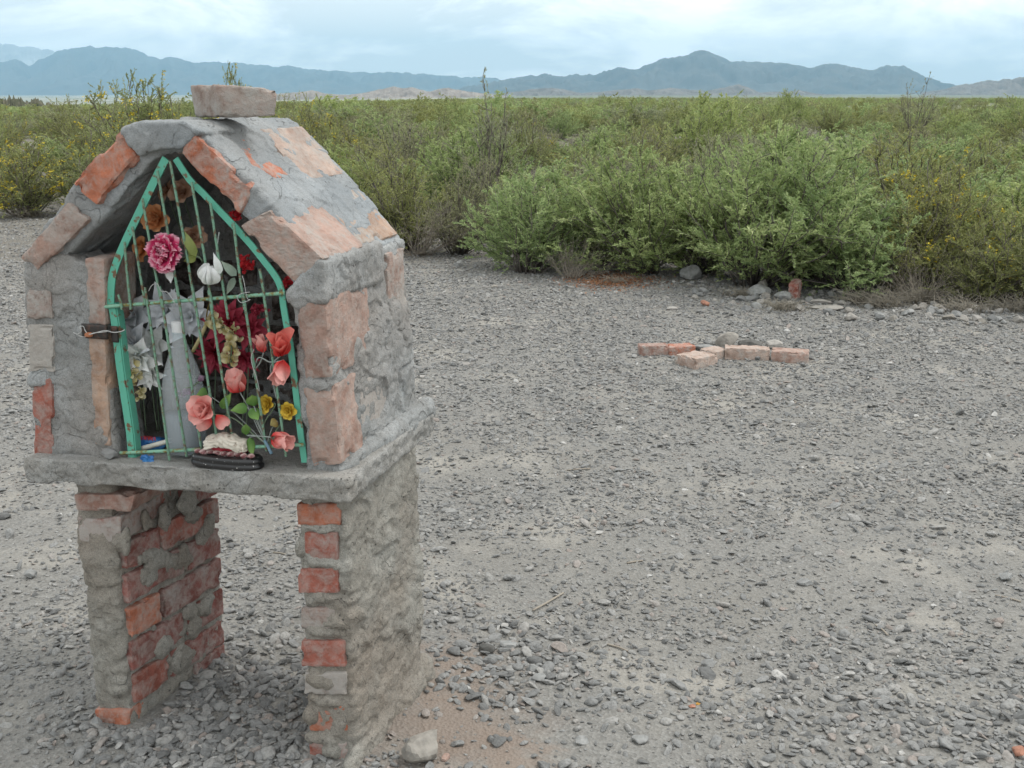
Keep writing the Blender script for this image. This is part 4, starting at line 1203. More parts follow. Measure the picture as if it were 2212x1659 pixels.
for i, (x, y, d, sz_, ax, lb, mt) in enumerate(((620, 720, .12, .92, (0, 0, .2), 'largest orange cloth rose hanging in the dark above the carnation', 'orange'), (865, 455, .16, .80, (.3, 0, .5), 'peach flower high under the roof ridge', 'peach'), (980, 890, .15, .78, (.6, 0, -.1), 'faded peach flower behind the bars right of the carnation', 'peach'), (480, 1020, .14, .80, (-.6, 0, 0), 'orange rose half hidden left of the carnation', 'orange'), (710, 430, .17, .7, (-.2, 0, .4), 'dim peach rose behind the bars near the gate apex', 'peach'))):
    flower('rose', A2(x, y, d), FRT + np.array(ax) * .8, ROSE, lb, mt, sz_ * 1.25, .0006, stem=[A2(x, y, d), A2(x + 40, y + 160, d + .05), A2(x + 140, y + 420, d + .12)], seed=10 + i)
def cluster(name, p, n, r, mat, label, seed, fl=.009, shape=(1, .7, .8), cat='flower'):
    root = empty(name, p); rs = np.random.RandomState(seed)
    me = petal(fl, fl * .55, .7, .6, .4, 0, seed, .4, mat, 4, 5)
    for k in range(n):
        q = rs.normal(size=3); q /= np.linalg.norm(q); q *= r * rs.rand() ** .4 * np.array(shape)
        for j in range(3):
            o = obj('petal', me, root); o.location = (SU * q[0] + SD * q[1] + SZ * q[2]).tolist()
            o.rotation_euler = (rs.uniform(-1, 1) + 1.2, rs.uniform(-1, 1), rs.rand() * 6.28)
    return tag(root, label, cat)
cluster('red_blossom', A2(1530, 1180, .035), 26, .024, 'red', 'sprig of small bright red blossoms behind the upper right bars', 31)
cluster('red_blossom', A2(1945, 1400, .035), 12, .014, 'red', 'small red blossoms squeezed between gate and right wall', 32)
cluster('red_blossom', A2(1410, 690, .045), 12, .014, 'red', 'dark red blossoms showing under the right roof bricks', 33)
cluster('red_blossom', B2(1480, 60, .12), 20, .024, 'crimson', 'crimson blossoms in the shade below the crossbar at right', 34)
# white flowers at the left
LILY = [(6, .058, .016, 1.05, .35, .25, .85), (6, .046, .013, .70, .3, .3, .85), (4, .032, .009, .35, .2, .3, .85)]
for i, (x, y, d, sz_, ax, lb, mt) in enumerate(((340, 130, .13, 1.0, (-.2, 0, .35), 'faded white star flower just below the crossbar at left', 'greywhite'), (340, 410, .09, .95, (-.2, 0, .35), 'pointed white flower left of the bottle neck', 'greywhite'), (375, 500, .070, 1.0, (.2, 0, -.25), 'bright white flower with drooping petals nearest the left gate post', 'white'), (500, 400, .13, .8, (.2, 0, .2), 'white flower touching the left of the bottle neck', 'white'), (480, 650, .085, .72, (.1, 0, -.4), 'white ruffled flower low beside the bottle shoulder', 'white'), (640, 80, .15, .95, (0, 0, .3), 'dim white flower behind the bottle cap', 'greywhite'), (850, 140, .13, 1.0, (.35, 0, .2), 'white flower right of the bottle cap', 'greywhite'))):
    flower('white_flower', B2(x, y, d), FRT + np.array(ax), LILY, lb, mt, sz_ * 1.42, .0005, stem=[B2(x, y, d), B2(x + 20, y + 250, d + .05), B2(x + 60, 1200, d + .06)], seed=40 + i, center=(.006, mat_simple('pale_center_%d' % i, (.42, .48, .30), .8)))
cluster('wilted_flower', B2(330, 690, .045), 12, .020, 'cream', 'wilted cream flower hanging behind the left gate post', 61, .016, (.7, .6, 1.6))
cluster('wilted_flower', B2(380, 860, .05), 6, .012, 'cream', 'dried hanging petals under the wilted cream flower', 62, .014, (.5, .5, 1.8))
# crimson and cream in the middle
DAH = [(10, .070, .015, 1.25, .3, .2, .85), (9, .055, .013, .85, .3, .25, .85), (7, .038, .010, .45, .25, .3, .85)]
for i, (x, y, d, sz_, ax, lb) in enumerate(((1200, 190, .14, 1.0, (0, 0, .35), 'large crimson dahlia behind the bars right of the bottle'), (1390, 250, .15, .85, (.3, 0, .1), 'crimson dahlia partly behind the salmon tulips'), (1080, 470, .16, .9, (-.1, 0, -.3), 'dark crimson drooping flower behind the cream spray'), (1350, 520, .17, .7, (.1, 0, -.3), 'dark crimson flower low behind the knotted wire'))):
    flower('dahlia', B2(x, y, d), FRT + np.array(ax), DAH, lb, 'crimson', sz_, .0005, stem=[B2(x, y, d), B2(x, y + 300, d + .02), B2(x - 20, 1250, d)], seed=70 + i)
def spray(name, path, n, r, mat, label, seed, fl):
    P = bez(path, 40); root = empty(name, path[0]); rs = np.random.RandomState(seed)
    V, Fc = tube_arrays(P - path[0], .0022, 6); obj('stem', mesh_from('stem', V, Fc, M_stemwire), root)
    me = petal(fl, fl * .5, .8, .8, .5, .001, seed, .6, mat, 5, 5)
    for k in range(n):
        q = P[int(len(P) * (.1 + .9 * rs.rand())) - 1] + rs.normal(0, r, 3)
        o = obj('petal', me, root); o.location = (q - path[0]).tolist(); o.rotation_euler = (rs.uniform(.5, 2.6), rs.uniform(-.8, .8), rs.rand() * 6.28)
    return tag(root, label, 'flower')
spray('cream_flower', [B2(990, 170, .05), B2(1100, 210, .045), B2(1210, 270, .04), B2(1230, 400, .04), B2(1225, 580, .042)], 70, .0055, 'cream', 'drooping cream-yellow flower spike behind the middle bars', 81, .018)
r_ = empty('dry_stalk', B2(870, 460, .07))
V, Fc = tube_arrays(bez([B2(870, 460, .07), B2(940, 330, .06), B2(1000, 200, .055), B2(1060, 70, .06)], 14) - B2(870, 460, .07), np.linspace(.006, .003, 12)[:12] if False else .0048, 8)
obj('stalk', mesh_from('stalk', V, Fc, mat_simple('pale_stalk', (.42, .36, .20), .8, .2, (40, (.30, .27, .12), .4, .6))), r_)
obj('leaf', petal(.07, .006, .1, .3, .3, 0, 3, .9, 'rustleaf'), r_).location = (B2(1000, 200, .055) - B2(870, 460, .07)).tolist()
tag(r_, 'thick pale dried stalk leaning across the bars right of the bottle', 'stalk')
# salmon flowers
TULIP = [(3, .036, .016, .12, .05, .8, .5), (3, .042, .018, .40, .35, .6, .5)]
knot = B2(1560, 1330, -.004)
flower('tulip', B2(1690, 500, -.016), .5 * FRT + UPV + .25 * SU, [(3, .046, .016, .10, .15, .8, .5), (3, .052, .018, .45, .35, .6, .5)], 'large open red-salmon tulip in front of the right gate post', 'deepsalmon', 1.3, .0006, stem=[B2(1690, 500, -.012), B2(1600, 560, -.004), B2(1480, 520, 0), B2(1430, 700, -.002)], seed=90, stem_mat=M_greystem)
flower('tulip', B2(1720, 540, -.016), -UPV + .45 * FRT - .1 * SU, [(2, .046, .019, .30, .3, .5, .6), (2, .048, .017, .1, .2, .5, .6)], 'salmon tulip hanging upside down on the right gate post', 'salmon', 1.25, .0008, stem=[B2(1720, 540, -.012), B2(1600, 600, -.004), B2(1650, 900, -.004)], seed=91, spread=(0, 3.0), stem_mat=M_greystem)
flower('tulip', B2(1530, 470, .012), UPV - .1 * SU + .2 * FRT, [(3, .036, .012, .15, .1, .7, .7), (2, .046, .011, .5, .3, .5, .8)], 'narrow salmon tulip bud behind the second bar from the right', 'salmon', 1.15, .0004, calyx=.018, stem=[B2(1530, 470, .012), B2(1500, 560, .01), B2(1440, 640, .0)], seed=92, stem_mat=M_greystem)
flower('tulip', B2(1310, 840, .008), UPV - .15 * SU + .35 * FRT, [(3, .034, .017, .1, .1, .8, .45), (3, .042, .019, .40, .2, .6, .45)], 'salmon tulip with blue-grey calyx in the centre of the gate', 'salmon', 1.3, .0004, calyx=.022, stem=[B2(1310, 840, .008), B2(1400, 1000, .004), B2(1480, 1180, .0), knot], seed=93, stem_mat=M_greystem)
flower('rose', B2(1010, 1010, -.022), FRT + .35 * UPV - .1 * SU, [(3, .022, .012, .06, .1, .95, .35), (3, .030, .017, .30, .35, .8, .35), (4, .036, .020, .65, .75, .5, .35)], 'salmon rose in full bloom in front of the lower bars', 'salmon', 1.35, .0005,
       stem=[B2(1020, 1040, -.010), B2(1240, 1080, -.002), B2(1420, 1220, -.002), knot], leaves=[(B2(1130, 1060, -.012), B2(1240, 1180, -.022), .013, 'leaf') if False else (B2(1140, 990, -.006), B2(1225, 850, -.008), .011, 'leaf')], seed=94)
for k, (b_, t_, wd) in enumerate(((B2(1090, 1050, -.022), B2(1190, 1180, -.034), .019), (B2(1040, 1080, -.022), B2(920, 1185, -.034), .016))):
    me = petal(np.linalg.norm(t_ - b_), wd, .0, .5, .5, .0006, k, .35, 'salmon', 8, 7)
    o = obj('petal', me, bpy.data.objects[[x for x in bpy.data.objects.keys() if bpy.data.objects[x].get('label', '').startswith('salmon rose in full')][0]])
    par = o.parent; Mi = np.array(par.rotation_quaternion.to_matrix().transposed())
    V = np.empty(len(me.vertices) * 3); me.vertices.foreach_get('co', V); V = V.reshape(-1, 3)
    zax = unit(t_ - b_); xa = unit(np.cross(np.cross(zax, CAMV(b_)), zax)); ya = np.cross(zax, xa)
    W_ = b_ + V[:, :1] * xa + V[:, 1:2] * ya + V[:, 2:3] * zax
    me.vertices.foreach_set('co', ((W_ - np.array(par.location)) @ Mi.T).astype(np.float32).ravel()); me.update()
flower('rose_bud', B2(1600, 1260, -.022), SU + .15 * FRT - .1 * UPV, [(3, .046, .017, .05, .1, .8, .45), (4, .052, .020, .28, .12, .65, .45)], 'pink rosebud lying sideways at the lower right of the gate', 'salmon', 1.1, .0005, calyx=.026, stem=[B2(1600, 1260, -.020), B2(1500, 1250, -.012), B2(1380, 1245, -.008)], seed=95, stem_mat=M_greystem)
YEL = [(7, .019, .0085, 1.1, .3, .3, .4), (7, .015, .007, .65, .3, .4, .4), (5, .010, .005, .3, .2, .4, .4)]
flower('yellow_flower', B2(1575, 950, .012), FRT + .3 * UPV - .3 * SU, YEL, 'ragged yellow flower between the two rightmost bars', 'yellow', 1.3, .0008, stem=[B2(1575, 950, .012), B2(1640, 960, .008), B2(1530, 1150, .0), knot], seed=96)
flower('yellow_flower', B2(1765, 1010, .004), FRT + .15 * UPV, YEL, 'rosette yellow flower against the right gate post', 'yellow', 1.3, .0006, stem=[B2(1765, 1010, .006), B2(1700, 1120, .01), knot], seed=97)
for i, (b_, t_, wd, mt, lb) in enumerate((((1440, 970), (1420, 850), .017, 'leaf', 'upright green cloth leaf in the centre of the gate'), ((1380, 980), (1220, 1010), .013, 'leaf', 'green cloth leaf pointing left above the stems'), ((1410, 990), (1490, 1110), .014, 'leaf', 'green cloth leaf pointing down to the stems'), ((1010, 860), (900, 870), .018, 'leaf', 'dark green leaf behind the salmon rose'), ((1370, 1240), (1365, 1120), .011, 'leaf', 'green leaf rising from the bundled stems'), ((1400, 1260), (1430, 1450), .010, 'leaf', 'light green leaf hanging over the lower rail'), ((1660, 1110), (1590, 1150), .012, 'rustleaf', 'bronze-green leaf under the yellow flowers'))):
    d = -.004 if i != 3 else .03
    bb, tp = B2(*b_, d), B2(*t_, d - .012)
    root = empty('loose_leaf', bb)
    me = petal(np.linalg.norm(tp - bb), wd, 0, .3, .3, .0006, i, .88, mt, 8, 7)
    V = np.empty(len(me.vertices) * 3); me.vertices.foreach_get('co', V); V = V.reshape(-1, 3)
    zax = unit(tp - bb); xa = unit(np.cross(np.cross(zax, CAMV(bb)), zax)); ya = np.cross(zax, xa)
    me.vertices.foreach_set('co', (V[:, :1] * xa + V[:, 1:2] * ya + V[:, 2:3] * zax).astype(np.float32).ravel()); me.update()
    obj('leaf_blade', me, root)
    V, Fc = tube_arrays(bez([bb, (bb + knot) / 2 + SZ * .01, knot], 12) - bb, .0012, 5); obj('stem', mesh_from('stem', V, Fc, M_greystem), root)
    tag(root, lb, 'leaf')
bag = Bag()
V, Fc = tube_arrays(bez([B2(1540, 1290, -.008), B2(1570, 1340, -.012), B2(1605, 1415, -.016)], 10), .0040, 8)
st = obj('wrapped_stem', mesh_from('wrapped_stem', V - V[0], Fc, mat_simple('blue_grey_tape', (.14, .23, .30), .6)), location=V[0]); tag(st, 'bundle end of stems wrapped in blue-grey tape over the lower rail', 'stem')
flower('small_flower', B2(930, 740, .045), SU * .6 + UPV, [(4, .018, .008, .3, .2, .6, .5)], 'small mauve bud right of the bottle shoulder', 'mauve', 1.0, .0003, stem=[B2(930, 740, .045), B2(860, 790, .03), B2(790, 800, .03)], seed=98)
cluster('small_flower', B2(800, 850, .034), 6, .012, 'mauve', 'withered mauve blossom in front of the bottle', 99, .010)
# tie wires on the bars
for i, (pts, lb) in enumerate((([B2(1440, 440, -.004), B2(1415, 520, -.010), B2(1440, 640, -.012), B2(1470, 700, -.006), B2(1445, 660, .002), B2(1435, 600, -.006), B2(1480, 760, -.010), B2(1492, 830, -.004), B2(1470, 800, -.010)], 'thin wire looped round the third bar from the right'),
                               ([A2(1560, 1480, -.010), A2(1460, 1500, -.012), A2(1430, 1540, -.010), A2(1470, 1590, -.010), A2(1560, 1560, -.010), A2(1530, 1540, -.004), A2(1500, 1380, -.010), A2(1480, 1310, -.010)], 'curl of wire twisted on the right of the crossbar'),
                               ([A2(510, 1470, -.006), A2(545, 1410, -.010), A2(600, 1395, -.008), A2(640, 1470, -.010), A2(700, 1480, -.008), A2(760, 1560, -.010), A2(790, 1620, -.006)], 'bent wire below the carnation on the crossbar'))):
    V, Fc = tube_arrays(bez(pts, 50), .0009, 5)
    o = obj('wire', mesh_from('wire', V - pts[0], Fc, M_wire), location=pts[0]); tag(o, lb, 'wire')

# ---- bottle
def lathe(prof, n=28):
    V = []; Fc = []
    for r, z in prof:
        for k in range(n): V.append((r * math.cos(k * 2 * math.pi / n), r * math.sin(k * 2 * math.pi / n), z))
    for i in range(len(prof) - 1):
        for k in range(n): Fc.append((i * n + k, i * n + (k + 1) % n, (i + 1) * n + (k + 1) % n, (i + 1) * n + k))
    Fc.append(tuple(range(n - 1, -1, -1))); Fc.append(tuple((len(prof) - 1) * n + k for k in range(n)))
    return np.array(V), Fc
def mat_plastic(name, c, alpha, rough=.22):
    t = NT(name); t.col(c).rough(rough); t.b.inputs['Specular IOR Level'].default_value = .5
    v = t.co(); t.norm(t.bump(t.noise(v, 40, 4), .002, .4))
    tr = t.n.new('ShaderNodeBsdfTransparent'); tr.inputs['Color'].default_value = (.90, .95, .97, 1)
    ms = t.n.new('ShaderNodeMixShader'); ms.inputs[0].default_value = alpha
    t.l.new(tr.outputs[0], ms.inputs[1]); t.l.new(t.b.outputs[0], ms.inputs[2]); t.l.new(ms.outputs[0], t.out.inputs['Surface'])
    return t.m
bu, bz_ = uz(406, 986, .062)
bpos = loc(bu, .062, sl_top(bu) + .004)
bt = tag(empty('plastic_bottle', bpos), 'cloudy plastic bottle half full of water behind the left bars', 'bottle')
body = [(.030, 0), (.041, .004), (.0445, .014), (.0435, .03), (.045, .034), (.045, .105), (.0438, .11), (.0450, .115), (.0450, .160), (.0440, .178), (.0400, .202), (.033, .226), (.0255, .250), (.0190, .274), (.0150, .290), (.0140, .300), (.0165, .302), (.0165, .306), (.0135, .308), (.0135, .318)]
body = [(r * 1.10, z) for r, z in body[:13]] + body[13:]
V, Fc = lathe(body, 32); obj('bottle_body', mesh_from('bottle_body', V, Fc, mat_plastic('cloudy_plastic', (.92, .96, .98), .25, .12)), bt)
V, Fc = lathe([(.028, .003), (.040, .006), (.0455, .016), (.0455, .098), (.0, .0985)][:4] + [(.0455, .100)], 32); obj('water', mesh_from('water', V, Fc, mat_plastic('murky_water', (.24, .28, .32), .55, .1)), bt)
capp = [(.0155, .305), (.0158, .307), (.0158, .330), (.0148, .332)]
V, Fc = lathe(capp, 30); V[::2, :2] *= 1.03
obj('cap', mesh_from('cap', V, Fc, mat_simple('white_cap', (.72, .73, .73), .5)), bt)
# ---- blue wrapper, white roll, crumpled scrap, pebble, figurine
M_blue = mat_simple('blue_wrapper', (.025, .13, .36), .4, .5, (20, (.05, .22, .50), .45, .65))
pp = front(325, 945, .075); pp[2] = sl_top(-.53) + .004
V, Fc = rock(41, .058, .030, .024, 3, .5); V[:, 2] = np.maximum(V[:, 2], -.010) + .010
V[:, 2] += .014 * pn(V * 45 + 3) * (V[:, 2] > 0.002)
o = obj('blue_packet', mesh_from('blue_packet', V @ np.array([SU, SD, SZ]), Fc, M_blue), location=pp); tag(o, 'creased blue plastic packet with red script behind the left gate post', 'packet')
bag = Bag()
for k in range(9):
    x0 = -.022 + k * .0062
    bag.add(*tube_arrays(bez([SU * (x0 + .0016 * i) + SZ * (.034 + .006 * math.sin(i * 2.1 + k * 1.3)) - SD * .0262 for i in range(4)], 12), .0009, 4))
obj('red_script', bag.mesh('red_script', mat_simple('red_print', (.45, .04, .04), .5)), o)
pa, pb = B2(395, 1365, .04), B2(665, 1290, .055)
V, Fc = tube_arrays(np.linspace(pa, pb, 8) - pa, .0062, 12); o = obj('paper_roll', mesh_from('paper_roll', V, Fc, mat_simple('off_white_paper', (.62, .60, .54), .7, .2, (40, (.48, .45, .38), .5, .7))), location=pa)
tag(o, 'off-white rolled candle stub lying before the blue packet', 'candle')
pa = B2(440, 1475, -.012); pa[2] = sl_top(-.54) + .006
V, Fc = rock(44, .016, .012, .016, 3, 1.2); V *= 1 + .5 * pn(V * 160)[:, None]
o = obj('plastic_scrap', mesh_from('plastic_scrap', V, Fc, M_blue, False), location=pa); tag(o, 'crumpled bright blue scrap on the slab under the gate rail', 'scrap')
pa = B2(90, 1450, -.012); pa[2] = sl_top(-.63) + .012
V, Fc = rock(45, .022, .016, .015, 3, .4); o = obj('pebble', mesh_from('pebble', V, Fc, M_greyrock, False), location=pa); tag(o, 'grey pebble on the slab at the foot of the left jamb', 'stone')
fc = B2(1195, 1500, -.012); fc[2] = sl_top(float((fc - S0) @ SU)) + .002
fig = tag(empty('plaster_figurine', fc), 'worn plaster figurine with red and white cloth on black oval plinth', 'figurine')
t = NT('chipped_black_paint'); v = t.co(); t.col(t.mix((.012, .012, .013), (.62, .60, .57), t.ramp(t.noise(v, 150, 3, .6), [(.66, 0.0), (.69, 1.0)]))).rough(.3); t.b.inputs['Specular IOR Level'].default_value = .6
prof = [(.95, 0), (1.0, .003), (1.0, .009), (.955, .012), (.945, .015), (.97, .018), (.955, .024), (.90, .027), (.80, .028)]
V, Fc = lathe(prof, 48)
e4 = np.sign(V[:, :2]) * np.abs(V[:, :2]) ** .8
V = np.stack([e4[:, 0] * .094, e4[:, 1] * .036, V[:, 2]], 1)
obj('plinth', mesh_from('plinth', V @ np.array([SU, SD, SZ]), Fc, t.m), fig)
M_pebw = mat_simple('glazed_pebble', (.42, .30, .28), .35, .5, (60, (.17, .055, .06), .48, .6))
rs_ = np.random.RandomState(4)
for k in range(9):
    V, Fc = rock(500 + k, .0125, .009, .0085, 2, .3)
    o = obj('pebble', mesh_from('pebble', V, Fc, M_pebw), fig); o.location = (SU * (-.072 + .018 * k) + SD * (-.016 + .006 * rs_.rand()) + SZ * .034).tolist()
V, Fc = warp_block(box8(SU * -.002 + SD * .006 + SZ * .045, SU * .105, SD * .034, SZ * .022), .005, .008, .006, 12, .004)
obj('red_cloth', mesh_from('red_cloth', V, Fc, mat_simple('red_paint', (.34, .03, .045), .55, .3, (50, (.5, .35, .33), .6, .75))), fig)
bag = Bag()
V, Fc = warp_block(box8(SU * .002 - SD * .004 + SZ * .064, SU * .108, SD * .042, SZ * .026), .0028, .011, .002, 15, .006, 44)
lx = V @ SU; lz = V[:, 2]; ly = V @ SD
Nn = normals(V, Fc)
fold = np.sin((lz * 1.0 + .18 * lx + .006 * np.sin(lx * 60)) * 620 + 2.0 * pn(V * 40)) * .0016 + .0035 * pn(V * 55 + 7) + .002 * pn(V * 130)
V = V + Nn * fold[:, None]
V[:, 2] -= .010 * sstep(.0, .055, np.abs(lx - .002)) - .006 * pn(V * 30 + 3)
bag.add(V, Fc)
obj('white_folds', bag.mesh('white_folds', mat_simple('cream_plaster', (.60, .55, .47), .6, .3, (70, (.20, .15, .11), .58, .70))), fig)

# ================================================================== BRICKS AND STONES ON THE GROUND
def gpt(px, py):
    p = on_ground(px, py); p[2] = ground_h(p[0], p[1])[0]
    q = on_ground(px, py, p[2]); return q
def ground_brick(px, py, yaw, L, W, H, kind, dust, label, seed, tilt=0.0):
    p = gpt(px, py); a = rad(yaw)
    ax = np.array([math.cos(a), math.sin(a), tilt]) * L; ay = np.array([-math.sin(a), math.cos(a), 0]) * W
    V, Fc = warp_block(box8(np.array([0, 0, H / 2 - min(.014, H * .2)]), ax, ay, SZ * H), .008, .004, .005, seed, .026 if H > .05 else .004, 34)
    o = obj('loose_brick', mesh_from('loose_brick', V, Fc, M_brick), location=p)
    o.data.polygons.foreach_set('use_smooth', np.zeros(len(o.data.polygons), bool))
    o.color = (*BR[kind], dust + .06); tag(o, label, 'brick', 'bricks laid on the gravel'); return o
ground_brick(1410, 764, 4, .185, .10, .075, 'dusty', .40, 'leftmost dark pink brick of the row on the gravel', 201)
ground_brick(1467, 764, 14, .180, .11, .072, 'orange', .42, 'orange-pink brick second from left in the row on the gravel', 202)
ground_brick(1504, 787, 38, .20, .17, .078, 'pale', .38, 'largest pale brick nearest the camera in the row on the gravel', 203)
ground_brick(1543, 772, 40, .15, .13, .070, 'pale', .40, 'pale brick tucked behind the nearest brick on the gravel', 204)
ground_brick(1613, 773, -10, .275, .12, .085, 'pale', .36, 'long pale pink brick in the middle of the row on the gravel', 205)
ground_brick(1706, 779, -16, .225, .13, .082, 'pink', .36, 'rightmost chipped pink brick of the row on the gravel', 206)
def stone(px, py, sx, sy, sz_, mat, label, seed, yaw=0.0, tilt=0.0, name='stone', sink=.35, sub=3, rough=.3, smooth=False):
    p = gpt(px, py)
    V, Fc = rock(seed, sx, sy, sz_, sub, rough)
    o = obj(name, mesh_from(name, V, Fc, mat, smooth), location=p + SZ * sz_ * (1 - sink)); o.rotation_euler = (0, tilt, rad(yaw)); tag(o, label, 'stone'); return o
stone(1568, 748, .095, .07, .055, M_palerock, 'light grey angular rock behind the row of bricks', 601, 10, -.25)
stone(1620, 752, .105, .06, .045, M_darkrock, 'dark brown stone leaning behind the long brick', 602, -5, .2)
stone(1672, 752, .08, .05, .035, M_palerock, 'tan crumbling stone behind the rightmost brick', 603)
stone(1520, 757, .08, .05, .03, M_greyrock, 'low greenish-grey stone behind the nearest brick', 604)
stone(1492, 604, .10, .09, .085, M_greyrock, 'grey boulder half under the shrubs left of the rubble', 605)
stone(1635, 640, .12, .10, .06, M_greyrock, 'broad grey stone at the back of the rubble pile', 606, 20)
stone(1645, 628, .06, .06, .07, M_palerock, 'upright grey stone in front of the tallest shrub', 607)
stone(1652, 647, .045, .04, .045, M_palerock, 'small whitish block in the rubble pile', 608)
stone(1648, 656, .05, .04, .03, M_palerock, 'chalky white lump in front of the whitish block', 609)
stone(1690, 648, .07, .06, .05, M_greyrock, 'grey stone between white block and red brick fragment', 610)
o = ground_brick(1716, 644, 60, .12, .08, .15, 'red', .42, 'jagged red brick fragment standing upright in the rubble', 611, .3); o['group'] = 'rubble below the shrubs'
stone(1770, 655, .10, .06, .022, M_palerock, 'flat pale slab right of the red brick fragment', 612, -8)
stone(1785, 668, .14, .07, .022, M_palerock, 'long flat pale slab lowest in the rubble on the right', 613, 5)
stone(1838, 692, .055, .045, .035, M_palerock, 'lone whitish stone right of the rubble pile', 614)
stone(1450, 668, .055, .04, .016, M_palerock, 'flat pale pebble left of the rubble on the gravel', 615)
stone(1523, 661, .05, .04, .03, mat_stone('red_stone', [(0, (.34, .16, .11)), (1, (.38, .2, .14))]), 'small red brick lump left in the rubble', 616)
stone(1900, 690, .05, .04, .03, M_greyrock, 'grey stone by the dry grass at right', 617)
stone(1960, 680, .06, .05, .03, M_greyrock, 'dusty grey stone among dry grass tufts', 618)
stone(2050, 690, .06, .04, .03, M_palerock, 'pale stone under the right yellow-blossomed shrub', 619)
stone(1990, 640, .06, .05, .05, M_palerock, 'pale stone deep under the shrubs at right', 620)
stone(1068, 622, .04, .03, .02, M_palerock, 'pale stone left of the round shrub on the gravel', 621)
stone(992, 575, .06, .05, .04, M_greyrock, 'grey stone at the edge of the scrub beside the shrine', 622)
stone(915, 1640, .058, .055, .050, M_palerock, 'pale broken rock at the foot of the right pillar', 655, 20, .1, sink=.35, rough=.5)
stone(812, 1657, .016, .012, .012, M_greyrock, 'small grey pebble touching the right pillar foot', 631)
o = ground_brick(963, 1640, 70, .030, .014, .012, 'pink', .3, 'thin pink brick sliver beside the pale broken rock', 632); o['group'] = 'brick chips'
stone(1048, 1408, .032, .022, .016, M_darkrock, 'dark flat pebble near the right pillar back corner', 633, -20, smooth=True)
stone(1075, 1423, .024, .014, .009, M_greyrock, 'pale oval pebble in front of the dark flat pebble', 634, smooth=True)
stone(1101, 1395, .034, .026, .010, M_greyrock, 'broad flat grey stone right of the shrine pillar', 635)
stone(1152, 1449, .022, .018, .012, M_greyrock, 'light grey cobble in the pebble patch right of the shrine', 636, smooth=True)
stone(1166, 1470, .024, .018, .013, M_greyrock, 'rounded cobble lowest in the pebble patch right of the shrine', 637, 30, smooth=True)
stone(1532, 1438, .030, .018, .012, M_greyrock, 'lone large grey stone in the lower middle ground', 638, 20)
stone(1300, 1411, .028, .010, .010, M_greyrock, 'elongated brown-grey stone beside a twig', 639, 5)
stone(1254, 1605, .024, .016, .012, M_greyrock, 'oval stone on bare soil near the bottom edge', 640)
stone(1382, 1604, .024, .018, .014, M_greyrock, 'rounded grey stone right of the oval stone at the bottom', 641, smooth=True)
stone(1740, 1262, .034, .022, .014, M_greyrock, 'wedge-shaped grey slab in the right middle ground', 642, -10)
stone(2172, 1252, .032, .02, .016, M_greyrock, 'grey stone at the right edge in the middle ground', 643)
stone(65, 1248, .030, .02, .018, M_greyrock, 'large grey stone at the left edge of the clearing', 644)
stone(213, 1572, .019, .012, .020, M_greyrock, 'pale triangular stone leaning on the left pillar foot', 645, 0, .3)
stone(253, 1600, .021, .016, .014, M_greyrock, 'smooth round stone in front of the left pillar', 646, smooth=True)
stone(505, 1555, .018, .014, .012, M_greyrock, 'round grey-green pebble on bare soil under the shrine', 647, smooth=True)
stone(2200, 1632, .022, .018, .016, bpy.data.materials['red_stone'], 'red brick lump at the lower right edge', 648)
stone(1494, 1528, .012, .010, .006, bpy.data.materials['red_stone'], 'reddish chip beside the orange chip in the foreground', 649)
o = ground_brick(1507, 1521, 40, .016, .010, .004, 'orange', 0.0, 'tiny bright orange chip in the foreground gravel', 650); o['group'] = 'brick chips'; o.color = (.62, .33, .03, 0)
# sticks
for i, (a, b, r, lb) in enumerate((((1151, 1321), (1217, 1283), .0035, 'long grey stick right of the shrine pillar'), ((1312, 1394), (1356, 1409), .003, 'short crooked twig in the middle foreground'), ((1354, 1218), (1388, 1213), .0035, 'thick short twig in the middle distance'), ((1890, 1352), (1918, 1375), .003, 'pale splinter on the right gravel'), ((1700, 858), (1735, 880), .003, 'pale twig between bricks and rubble'), ((2150, 1288), (2205, 1302), .003, 'straw-coloured twig at the right edge'), ((1225, 1017), (1275, 1014), .003, 'whitish twig right of the slab'), ((497, 1590), (512, 1655), .0012, 'dry straw stalk on the pebbles under the shrine'), ((590, 1195), (618, 1200), .0028, 'pale twig seen between the pillars'))):
    pa, pb = gpt(*a), gpt(*b)
    mid = (pa + pb) / 2 + np.array([.004, .003, .004])
    V, Fc = tube_arrays(bez([pa + SZ * .004, mid, pb + SZ * .004], 10) - pa, r, 5)
    o = obj('twig', mesh_from('twig', V, Fc, M_drystem), location=pa); tag(o, lb, 'twig')
# dry grass tufts
def tuft(px, py, r, h, n, label, seed, mat=M_straw):
    p = gpt(px, py); rs = np.random.RandomState(seed)
    A = np.stack([rs.normal(0, r * .45, n), rs.normal(0, r * .35, n), np.zeros(n)], 1)
    d = unit(np.stack([rs.normal(0, .7, n), rs.normal(0, .7, n), rs.uniform(.3, 1.2, n)], 1))
    bag = Bag()
    for a_, d_ in zip(A, d):
        L = h * rs.uniform(.5, 1.2)
        bag.add(*tube_arrays(np.array([a_, a_ + d_ * L * .5 + SZ * .01, a_ + d_ * L + np.array([d_[0], d_[1], -.4]) * L * .3]), np.array([.0022, .0018, .0008]), 3))
    o = obj('dry_grass_tuft', bag.mesh('dry_grass_tuft', mat), location=p); tag(o, label, 'grass tuft'); return o
tuft(1850, 655, .16, .17, 156, 'dry straw tuft right of the flat pale slabs', 1)
tuft(1905, 662, .20, .20, 192, 'largest dry straw tuft below the yellow-blossomed shrubs', 2)
tuft(1985, 655, .14, .24, 120, 'tall brownish straw tuft in the shade at right', 3)
tuft(2085, 672, .22, .15, 168, 'low straw tuft under the right shrubs', 4)
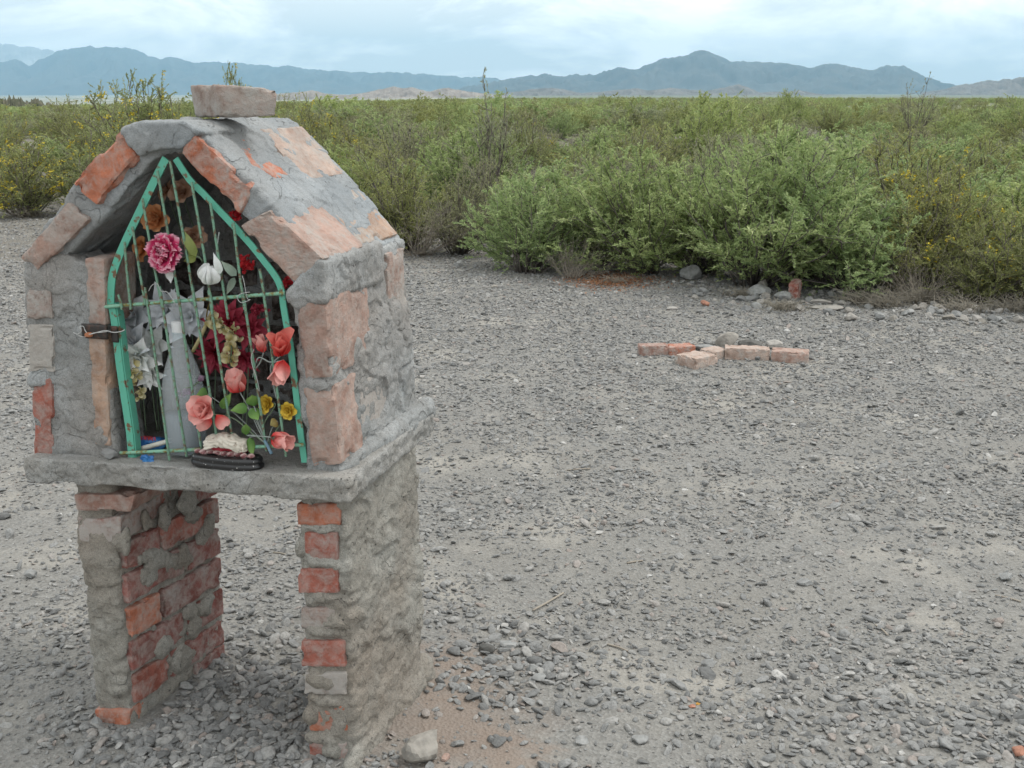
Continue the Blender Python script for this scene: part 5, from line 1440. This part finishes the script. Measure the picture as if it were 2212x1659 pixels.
tuft(2190, 672, .2, .18, 144, 'straw tuft at the right picture edge', 5)
tuft(1690, 668, .17, .10, 180, 'flattened dry grass in front of the rubble', 6)
tuft(1600, 640, .16, .10, 120, 'dry grass and twigs left of the whitish block', 7)
tuft(1330, 612, .18, .10, 96, 'brown dry grass beside the leaf litter', 8)
tuft(1245, 600, .12, .22, 36, 'spray of pale dry twigs at the foot of the round shrub', 9, M_drystem)
tuft(1770, 605, .20, .60, 72, 'fan of long pale bare branches under the wide green shrub', 10, M_drystem)
tuft(60, 470, .25, .25, 96, 'pale dry grass below the left shrubs', 11)
# rust-coloured litter: nobody could count it
rs = np.random.RandomState(77); n = 2600
c0 = gpt(1320, 606)
P = np.stack([c0[0] + rs.normal(0, .20, n), c0[1] + rs.normal(0, .22, n), np.zeros(n)], 1); P[:, 2] = ground_h(P[:, 0], P[:, 1]) + rs.rand(n) * .02
dr = unit(rs.normal(size=(n, 3)) * np.array([1, 1, .35])); sd = unit(np.cross(dr, rs.normal(size=(n, 3)) * .2 + SZ))
lm_ = leaf_mesh(P, dr, sd, np.full(n, .022), np.full(n, .012), rs.rand(n), mat_leaf('rust_litter', (.17, .07, .035), (.25, .11, .055), (.33, .17, .08), .1), 'leaf_litter')
o = obj('leaf_litter', lm_); o['kind'] = 'stuff'; tag(o, 'rust-brown fallen leaves under the loose green shrub', 'leaf litter')

# rubble strewn along the foot of the thicket
rs = np.random.RandomState(91)
rub = []
for i in range(6):
    V, Fc = rock(700 + i, 1.0, .8, .6, 2, .3); rub.append(mesh_from('rubble_stone', V, Fc, (M_palerock, M_greyrock, M_palerock, M_greyrock, M_palerock, M_greyrock)[i], False))
for i in range(120):
    px = rs.uniform(1480, 2200); py = np.interp(px, [1480, 1700, 1900, 2200], [640, 655, 668, 686]) + rs.normal(0, 13)
    p = gpt(px, py); k = rs.uniform(.018, .062)
    o = obj('rubble_stone', rub[i % 6], location=p + SZ * k * .25); o.scale = (k, k, k); o.rotation_euler = (rs.uniform(-.4, .4), rs.uniform(-.4, .4), rs.rand() * 6.28)
    tag(o, 'small rubble stone scattered along the foot of the thicket', 'stone', 'small rubble stones below the thicket')
